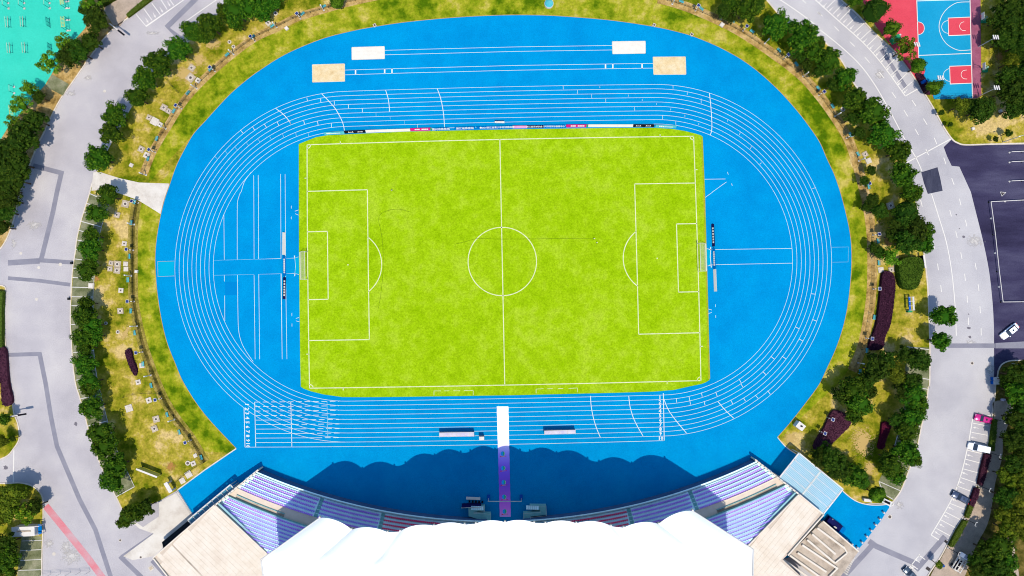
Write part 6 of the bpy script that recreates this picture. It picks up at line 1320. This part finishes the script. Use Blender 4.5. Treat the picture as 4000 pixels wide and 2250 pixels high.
# ------------------------------------------------------------------ trees and hedges
def leaf(mb, c, s, nrm, rnd):
    u = nrm.orthogonal().normalized(); a = rnd.uniform(0, 6.28); w = nrm.cross(u); u, w = u * math.cos(a) + w * math.sin(a), w * math.cos(a) - u * math.sin(a)
    k = len(mb.v); l = s * rnd.uniform(.7, 1.3); h = l * rnd.uniform(.5, .8)
    mb.v += [c - u * l, c - w * h, c + u * l, c + w * h]; mb.f.append((k, k + 1, k + 2, k + 3))
def crown_mesh(name, seed, m, nclump=34, nleaf=52, ls=.075, spread=1.0, flat=.8, core=.66):
    rnd = random.Random(seed); mb = MB(); lob = []
    for i in range(6): a = rnd.uniform(0, 6.28); lob.append((a, rnd.uniform(.05, .16), rnd.randint(2, 4)))
    def rad(a): return 1 + sum(k * math.sin(n * a + p) for p, k, n in lob) * .55
    for i in range(nclump):
        z = rnd.uniform(-.35, 1) if i % 4 else rnd.uniform(.4, 1); a = rnd.uniform(0, 6.28); r = math.sqrt(max(0, 1 - z * z * .9)); q = rnd.uniform(.55, .86) * spread
        c = Vector((math.cos(a) * r * q * rad(a), math.sin(a) * r * q * rad(a), z * q * flat)); cr = rnd.uniform(.17, .31)
        for k in range(nleaf):
            d = Vector((rnd.gauss(0, 1), rnd.gauss(0, 1), rnd.gauss(.35, 1))).normalized(); p = c + d * cr * rnd.uniform(.65, 1.08); p.z = c.z + (p.z - c.z) * .8
            leaf(mb, p, ls, (d + Vector((rnd.uniform(-.5, .5), rnd.uniform(-.5, .5), rnd.uniform(0, .9)))).normalized(), rnd)
    bm = bmesh.new(); bmesh.ops.create_icosphere(bm, subdivisions=2, radius=core)
    k = len(mb.v); bm.verts.ensure_lookup_table()
    for v in bm.verts:
        a = math.atan2(v.co.y, v.co.x); f = rad(a) * rnd.uniform(.82, 1.08); mb.v.append(Vector((v.co.x * f, v.co.y * f, v.co.z * flat * rnd.uniform(.85, 1.05))))
    for f in bm.faces: mb.f.append(tuple(v.index + k for v in f.verts))
    bm.free()
    me = bpy.data.meshes.new(name); me.from_pydata([tuple(v) for v in mb.v], [], mb.f); me.materials.append(m); return me
def trunk_mesh(seed):
    rnd = random.Random(seed); mb = MB(); mb.tube((0, 0, 0), (.02, .03, .55), .07, .05, 8, False); mb.tube((.02, .03, .55), (0, .02, 1.0), .05, .025, 8)
    for k in range(5):
        a = k * 1.26 + rnd.uniform(-.3, .3); z = rnd.uniform(.45, .75); mb.tube((.02, .03, z), (.32 * math.cos(a), .32 * math.sin(a), z + .3), .03, .012, 6)
    me = bpy.data.meshes.new('trunk'); me.from_pydata(mb.v, [], mb.f); me.materials.append(M_bark); return me
KINDS = {'mid': (L_mid, {}), 'bright': (L_bright, dict(nclump=26, core=.4, spread=1.1, nleaf=46)), 'dark': (L_dark, dict(flat=.75, nclump=40)), 'olive': (L_olive, dict(nclump=38)), 'round': (L_mid, dict(core=.8, nclump=44, spread=.95, ls=.06)), 'dense': (L_dark, dict(core=.85, nclump=46, spread=.95, ls=.055))}
CR = {k: [crown_mesh('crown', 100 * i + j, v[0], **v[1]) for j in range(4)] for i, (k, v) in enumerate(KINDS.items())}
TRK = [trunk_mesh(j) for j in range(3)]
tn = 0
def tree(c, r, x, y, rr, kind, lab, grp):
    global tn
    px = T(c, r, x, y)[0]; R_ = rr / S * .0683 * 1.04; h = R_ * 1.45 + (2.8 if R_ > 2 else .8 + R_); zc = h - .72 * R_
    p = P(*px, zc); p.z = .1; t = thing('tree' if R_ > 1.6 else 'shrub', lab, 'tree' if R_ > 1.6 else 'shrub', p, random.uniform(0, 6.28), grp)
    o = link('crown', CR[kind][tn % 4], t); o.location = (0, 0, zc); o.scale = (R_, R_, R_ * random.uniform(.9, 1.1))
    o = link('trunk', TRK[tn % 3], t); o.scale = (R_ * .7 + .8, R_ * .7 + .8, zc + .1); tn += 1
    return t
def ranked(cells, kind, what, where, grp):
    k = 0
    for c, r, L in cells:
        for a in L: tree(c, r, a[0], a[1], a[2], a[3] if len(a) > 3 else kind, '%s %s %s' % (ORD[k], what, where), grp); k += 1
def rows(c, r, L, kind, lab, grp):
    for a in L: tree(c, r, a[0], a[1], a[2], a[3] if len(a) > 3 else kind, lab, grp)
ranked(((0, 0, ((755, 1190, 108), (845, 1010, 88), (865, 868, 98), (1035, 740, 85), (1105, 605, 100), (1205, 475, 108), (1340, 375, 100), (1450, 240, 88))), (1, 0, ((-30, 270, 70), (45, 195, 100)))), 'mid', 'leafy street tree', 'from the concrete path between curved road and dry lawn', 'street trees between road and dry lawn')
g, l = 'dense trees by the road beside the jump end', 'dense dark green tree in the clump above the dry soil with solar lamps'
rows(1, 0, ((160, 70, 70), (240, 90, 110), (340, 55, 115), (440, 70, 90), (240, 175, 60), (510, 15, 80), (380, 0, 90)), 'mid', l, g); tree(1, 0, 1000, 12, 62, 'round', 'single round green tree cut by the soil strip near a turquoise bench', None)
ranked(((0, 1, ((822, 30, 88), (738, 160, 78), (700, 330, 70), (690, 430, 88), (680, 545, 60), (658, 605, 78), (660, 840, 62), (640, 945, 92), (700, 1000, 80), (710, 1090, 70), (640, 1100, 92), (650, 1180, 68), (640, 1300, 92), (690, 1430, 78))), (0, 2, ((680, 30, 75), (700, 175, 92), (770, 360, 100), (800, 470, 92), (880, 620, 100), (850, 725, 95)))), 'mid', 'parking tree', 'from the concrete path over the grass paver bays', 'parking trees over the grass paver bays')
g, l = 'hedge-like trees by the apron', 'tall narrow tree in the hedge-like clump beside the white apron'
rows(0, 2, ((930, 1030, 55), (975, 1000, 72), (1040, 965, 82), (1105, 930, 62, 'dark')), 'mid', l, g)
g, l = 'bright bushy trees at the court edge', 'bright yellow-green bushy tree at the edge of the teal court'
rows(0, 0, ((690, 20, 72), (500, 330, 72), (380, 480, 80), (230, 690, 66), (170, 800, 78), (105, 920, 56)), 'bright', l, g)
g, l = 'dark trees between court and road', 'dark green tree between the teal court and the curved road'
rows(0, 0, ((740, 155, 98), (660, 80, 60), (600, 390, 92), (690, 315, 72), (540, 420, 85), (480, 430, 60), (300, 730, 50), (275, 910, 80), (170, 1050, 128), (70, 1130, 110), (130, 1230, 120), (40, 1300, 120), (120, 1360, 95), (50, 1430, 100)), 'dark', l, g); rows(0, 1, ((60, 60, 95), (30, 150, 85), (25, 265, 62)), 'dark', l, g)
g, l = 'olive trees round the guard hut', 'olive green tree in the rounded planting around the white guard hut'
rows(0, 2, ((110, 830, 95, 'olive'), (20, 860, 80, 'olive'), (60, 950, 90, 'olive'), (205, 970, 78, 'bright'), (0, 980, 80, 'olive'), (270, 925, 62, 'dark'), (40, 1215, 92, 'dark'), (20, 1290, 95, 'mid'), (60, 1350, 92, 'mid'), (100, 1425, 40, 'dark'), (-20, 1400, 80, 'olive')), 'olive', l, g)
rows(0, 2, ((40, 260, 50, 'mid'), (20, 430, 45, 'olive'), (100, 410, 24, 'dark')), 'mid', 'low shrub on the rounded grass corner by the side road', 'shrubs on the rounded grass corner')
ranked(((4, 0, ((690, 1440, 78), (632, 1325, 100), (592, 1145, 96), (486, 1015, 112), (404, 845, 112), (264, 742, 96), (194, 590, 84), (78, 462, 100), (5, 320, 45))), (3, 0, ((1500, 400, 80), (1410, 275, 122), (1212, 185, 112), (1060, 30, 90), (990, 70, 100), (890, 30, 72)))), 'mid', 'leafy green tree', 'from the big clipped hedge in the row beside the lane road', 'dense tree row by the lane road')
rows(3, 0, ((820, 85, 58), (880, 140, 40), (1400, 420, 50), (1450, 500, 48), (1540, 540, 50)), 'dark', 'low dark shrub under the dense tree row', 'shrubs under the dense tree row')
rows(4, 0, ((100, 640, 50), (250, 890, 60), (300, 1000, 50), (390, 1290, 40), (340, 1370, 40)), 'dark', 'low dark shrub under the dense tree row', 'shrubs under the dense tree row')
ranked(((4, 0, ((865, 660, 62), (745, 498, 64), (640, 372, 82, 'bright'), (545, 218, 66), (420, 80, 98, 'dense'), (270, -5, 62))),), 'round', 'round clipped tree', 'from the small court end between parking bays and ball court', 'round trees along the ball court')
g, l = 'evergreens behind the ball court', 'dark evergreen tree in the wood behind the ball court fence'
rows(4, 0, ((1470, 60, 110), (1380, 130, 95), (1440, 200, 110), (1540, 170, 110), (1400, 300, 90), (1520, 330, 100), (1560, 430, 80), (1500, 400, 70), (1430, 580, 90), (1540, 560, 100), (1480, 690, 105), (1400, 690, 70), (1550, 780, 95), (1460, 820, 80)), 'dark', l, g)
tree(4, 0, 1440, 470, 60, 'olive', 'pale olive tree standing out against the dark evergreens', None); tree(4, 0, 1062, 800, 62, 'olive', 'pale rounded shrub mound beside the court end fence', None)
rows(4, 0, ((1215, 830, 98), (1150, 800, 60), (1270, 800, 60)), 'dark', 'dark tree on the grass triangle behind the court end', 'trees on the grass triangle'); rows(4, 0, ((1425, 1005, 30), (920, 850, 24), (1330, 1050, 22), (985, 940, 20)), 'dark', 'small dark shrub on the grass triangle', 'shrubs on the grass triangle')
g, l = 'trees above the plum hedge', 'large dark green tree in the clump by the big clipped hedge'
rows(4, 1, ((690, 20, 75, 'mid'), (650, 165, 105, 'dense'), (600, 250, 70, 'dark'), (720, 280, 105, 'dark'), (790, 290, 75, 'mid'), (660, 380, 105, 'dark'), (770, 400, 80, 'mid'), (560, 330, 60, 'dark')), 'dark', l, g)
tree(4, 1, 548, 480, 76, 'bright', 'bright green tree at the head of the plum hedge', None); rows(4, 1, ((395, 60, 55), (450, 140, 62), (350, 110, 40), (410, 420, 45), (450, 460, 45)), 'dark', 'dark shrub on the soil strip beside the mown verge', 'shrubs on the soil strip')
rows(4, 1, ((930, 940, 92), (905, 1120, 78)), 'mid', 'green tree overhanging the kerb beside the dashed lane lines', 'pair of trees overhanging the lane road')
g, l = 'trees in the wooded corner', 'dense green tree in the wooded corner between plum hedge and paver bays'
rows(4, 1, ((420, 1340, 110), (740, 1270, 92), (640, 1230, 70, 'dark'), (500, 1270, 70, 'dark'), (690, 1420, 75), (350, 1420, 70, 'dark'), (305, 1449, 52, 'dark'), (560, 1360, 80, 'olive')), 'dark', l, g)
rows(4, 2, ((165, 85, 72, 'dark'), (250, 40, 100), (300, 140, 100), (260, 240, 72), (370, 60, 60, 'dark'), (700, 80, 95), (640, 40, 80, 'dark'), (740, 170, 80), (690, 250, 90), (660, 340, 90), (600, 280, 70, 'dark'), (650, 500, 100), (700, 560, 70), (550, 620, 95), (520, 560, 65, 'dark'), (580, 690, 70), (80, 560, 105, 'dark'), (10, 540, 80, 'dark'), (150, 640, 95, 'dark'), (260, 680, 95), (310, 720, 70)), 'mid', l, g)
tree(4, 2, 432, 832, 68, 'round', 'round clipped shrub on the grass tongue by the blue mat', None); tree(4, 2, 900, 1362, 30, 'olive', 'small round clipped shrub beside the parking bays end', None)
g, l = 'wood beyond the sidewalk', 'green tree in the wood beyond the shaded sidewalk'
rows(4, 2, ((1470, 50, 95, 'mid'), (1540, 150, 90, 'dark'), (1480, 260, 80, 'dark'), (1540, 330, 95, 'dark'), (1470, 430, 92, 'dark'), (1540, 520, 95, 'dark'), (1470, 600, 88, 'dark'), (1400, 690, 62, 'olive'), (1450, 740, 75, 'olive'), (1540, 700, 100, 'olive'), (1400, 850, 90, 'dark'), (1490, 880, 100, 'olive'), (1400, 980, 80, 'olive'), (1500, 1040, 95, 'olive'), (1420, 1100, 85, 'olive'), (1350, 1220, 105, 'mid'), (1270, 1260, 90, 'dark'), (1400, 1330, 90, 'mid'), (1310, 1400, 105, 'dark'), (1220, 1420, 85, 'dark'), (1180, 1330, 65, 'dark'), (1420, 1440, 60, 'mid'), (1560, 1130, 70, 'olive')), 'dark', l, g)
rows(4, 1, ((1470, 1380, 80), (1540, 1350, 80), (1410, 1420, 55), (1560, 1430, 80)), 'dark', 'dark tree in the shaded kerbed planting by the car park', 'trees in the kerbed planting'); rows(4, 2, ((1440, -10, 60),), 'dark', 'dark tree in the shaded kerbed planting by the car park', 'trees in the kerbed planting')
def hedge(px, h, m, lab, seed, dens=26, ls=.16, grp=None, name='hedge'):
    rnd = random.Random(seed); w = [P(a, b, h) for a, b in px]; o = Vector((sum(p.x for p in w) / len(w), sum(p.y for p in w) / len(w), .1)); t = thing(name, lab, 'hedge', o, 0, grp)
    pts = [(p.x - o.x, p.y - o.y) for p in w]; MB().slab(pts, 0, h - .12).build('core', m, t)
    mb = MB(); xs_ = [p[0] for p in pts]; ys_ = [p[1] for p in pts]; ar = (max(xs_) - min(xs_)) * (max(ys_) - min(ys_))
    for k in range(int(ar * dens)):
        x, y = rnd.uniform(min(xs_), max(xs_)), rnd.uniform(min(ys_), max(ys_))
        if not inside((x, y), pts): continue
        leaf(mb, Vector((x, y, h - .1 + rnd.uniform(-.06, .16))), ls, Vector((rnd.uniform(-.7, .7), rnd.uniform(-.7, .7), 1)).normalized(), rnd)
    for a, b in zip(pts, pts[1:] + pts[:1]):
        L = math.hypot(b[0] - a[0], b[1] - a[1])
        for k in range(int(L * h * dens * .5)):
            f = rnd.random(); leaf(mb, Vector((a[0] + (b[0] - a[0]) * f + rnd.uniform(-.14, .14), a[1] + (b[1] - a[1]) * f + rnd.uniform(-.14, .14), rnd.uniform(.1, h))), ls, Vector((rnd.uniform(-1, 1), rnd.uniform(-1, 1), .4)).normalized(), rnd)
    me = bpy.data.meshes.new('foliage'); me.from_pydata([tuple(v) for v in mb.v], [], mb.f); me.materials.append(m); link('foliage', me, t)
hedge(smooth(T(4, 1, 482, 612, 515, 600, 560, 618, 576, 700, 562, 850, 540, 1000, 500, 1090, 478, 1180, 375, 1180, 432, 1010, 460, 800, 470, 700), 3, True), 1.1, L_plum, 'long curved plum coloured hedge on the lawn beside the soil strip', 1)
hedge(smooth(T(4, 2, 110, 200, 240, 250, 235, 310, 180, 370, 110, 440, 20, 520, -40, 470, 40, 330), 3, True), 1.0, L_plum, 'broad plum coloured hedge in the shade of the wooded corner', 2)
hedge(smooth(T(4, 2, 482, 292, 540, 298, 536, 345, 505, 420, 490, 482, 448, 482, 470, 380), 3, True), 1.0, L_redl, 'narrow wine red hedge between two groups of trees', 3)
hedge(smooth(T(0, 1, 948, 1195, 982, 1190, 1000, 1260, 1030, 1340, 1016, 1388, 985, 1335, 948, 1240), 3, True), .9, L_plum, 'short plum coloured hedge on the dry lawn among the wells', 4)
hedge(smooth(T(0, 1, -10, 1180, 38, 1190, 50, 1320, 62, 1449) + T(0, 2, 88, 140, 20, 158, 5, 0) + T(0, 1, -10, 1400), 3, True), 1.0, L_plum, 'plum coloured hedge beside the side road and camera mast', 5)
hedge(T(0, 1, -60, 740, 20, 750, 12, 900, 14, 1170, -60, 1170), 1.2, L_hedge, 'green clipped hedge strip beyond the road kerb', 6)
hedge(smooth(T(4, 1, 612, 520, 700, 490, 770, 500, 790, 560, 770, 650, 730, 730, 640, 722, 610, 640), 3, True), 2.2, L_dark, 'big clipped dark green hedge block beside the blue sign', 7)
hedge(T(0, 0, 950, 108, 965, 128, 1135, 0, 1160, -20, 1110, -30), .8, L_hedge, 'clipped olive hedge strip along the head of the marked bays', 8)
for i, (a, m, lab) in enumerate((((1318, 262, 1346, 272, 1325, 505, 1285, 500), L_hedge, 'clipped green hedge piece behind the crimson car'), ((1255, 530, 1302, 535, 1260, 690, 1235, 770, 1203, 760, 1225, 640), L_plum, 'plum hedge piece behind the empty bays next to the van'), ((1180, 785, 1215, 795, 1200, 860, 1165, 930, 1135, 910), L_plum, 'plum hedge piece behind the dark blue car'), ((1135, 912, 1168, 930, 1130, 1015, 1105, 1000), L_hedge, 'short clipped green hedge piece below the plum hedge'), ((1090, 1032, 1125, 1035, 1065, 1150, 1010, 1235, 982, 1222, 1040, 1110), L_hedge, 'long clipped green hedge piece at the end of the bays'))):
    hedge(T(4, 2, *a), .9, m, lab, 20 + i)
hedge(smooth(T(4, 0, 730, 555, 780, 560, 830, 640, 860, 700, 800, 705, 745, 600), 3, True), .5, L_plum, 'low dark planting bed between two round trees by the court', 31)
hedge(smooth(T(0, 0, 770, 40, 840, 0, 870, -20, 780, -30, 740, 10), 2, True), 1.2, L_dark, 'dark low planting at the corner of the small pavement', 32)
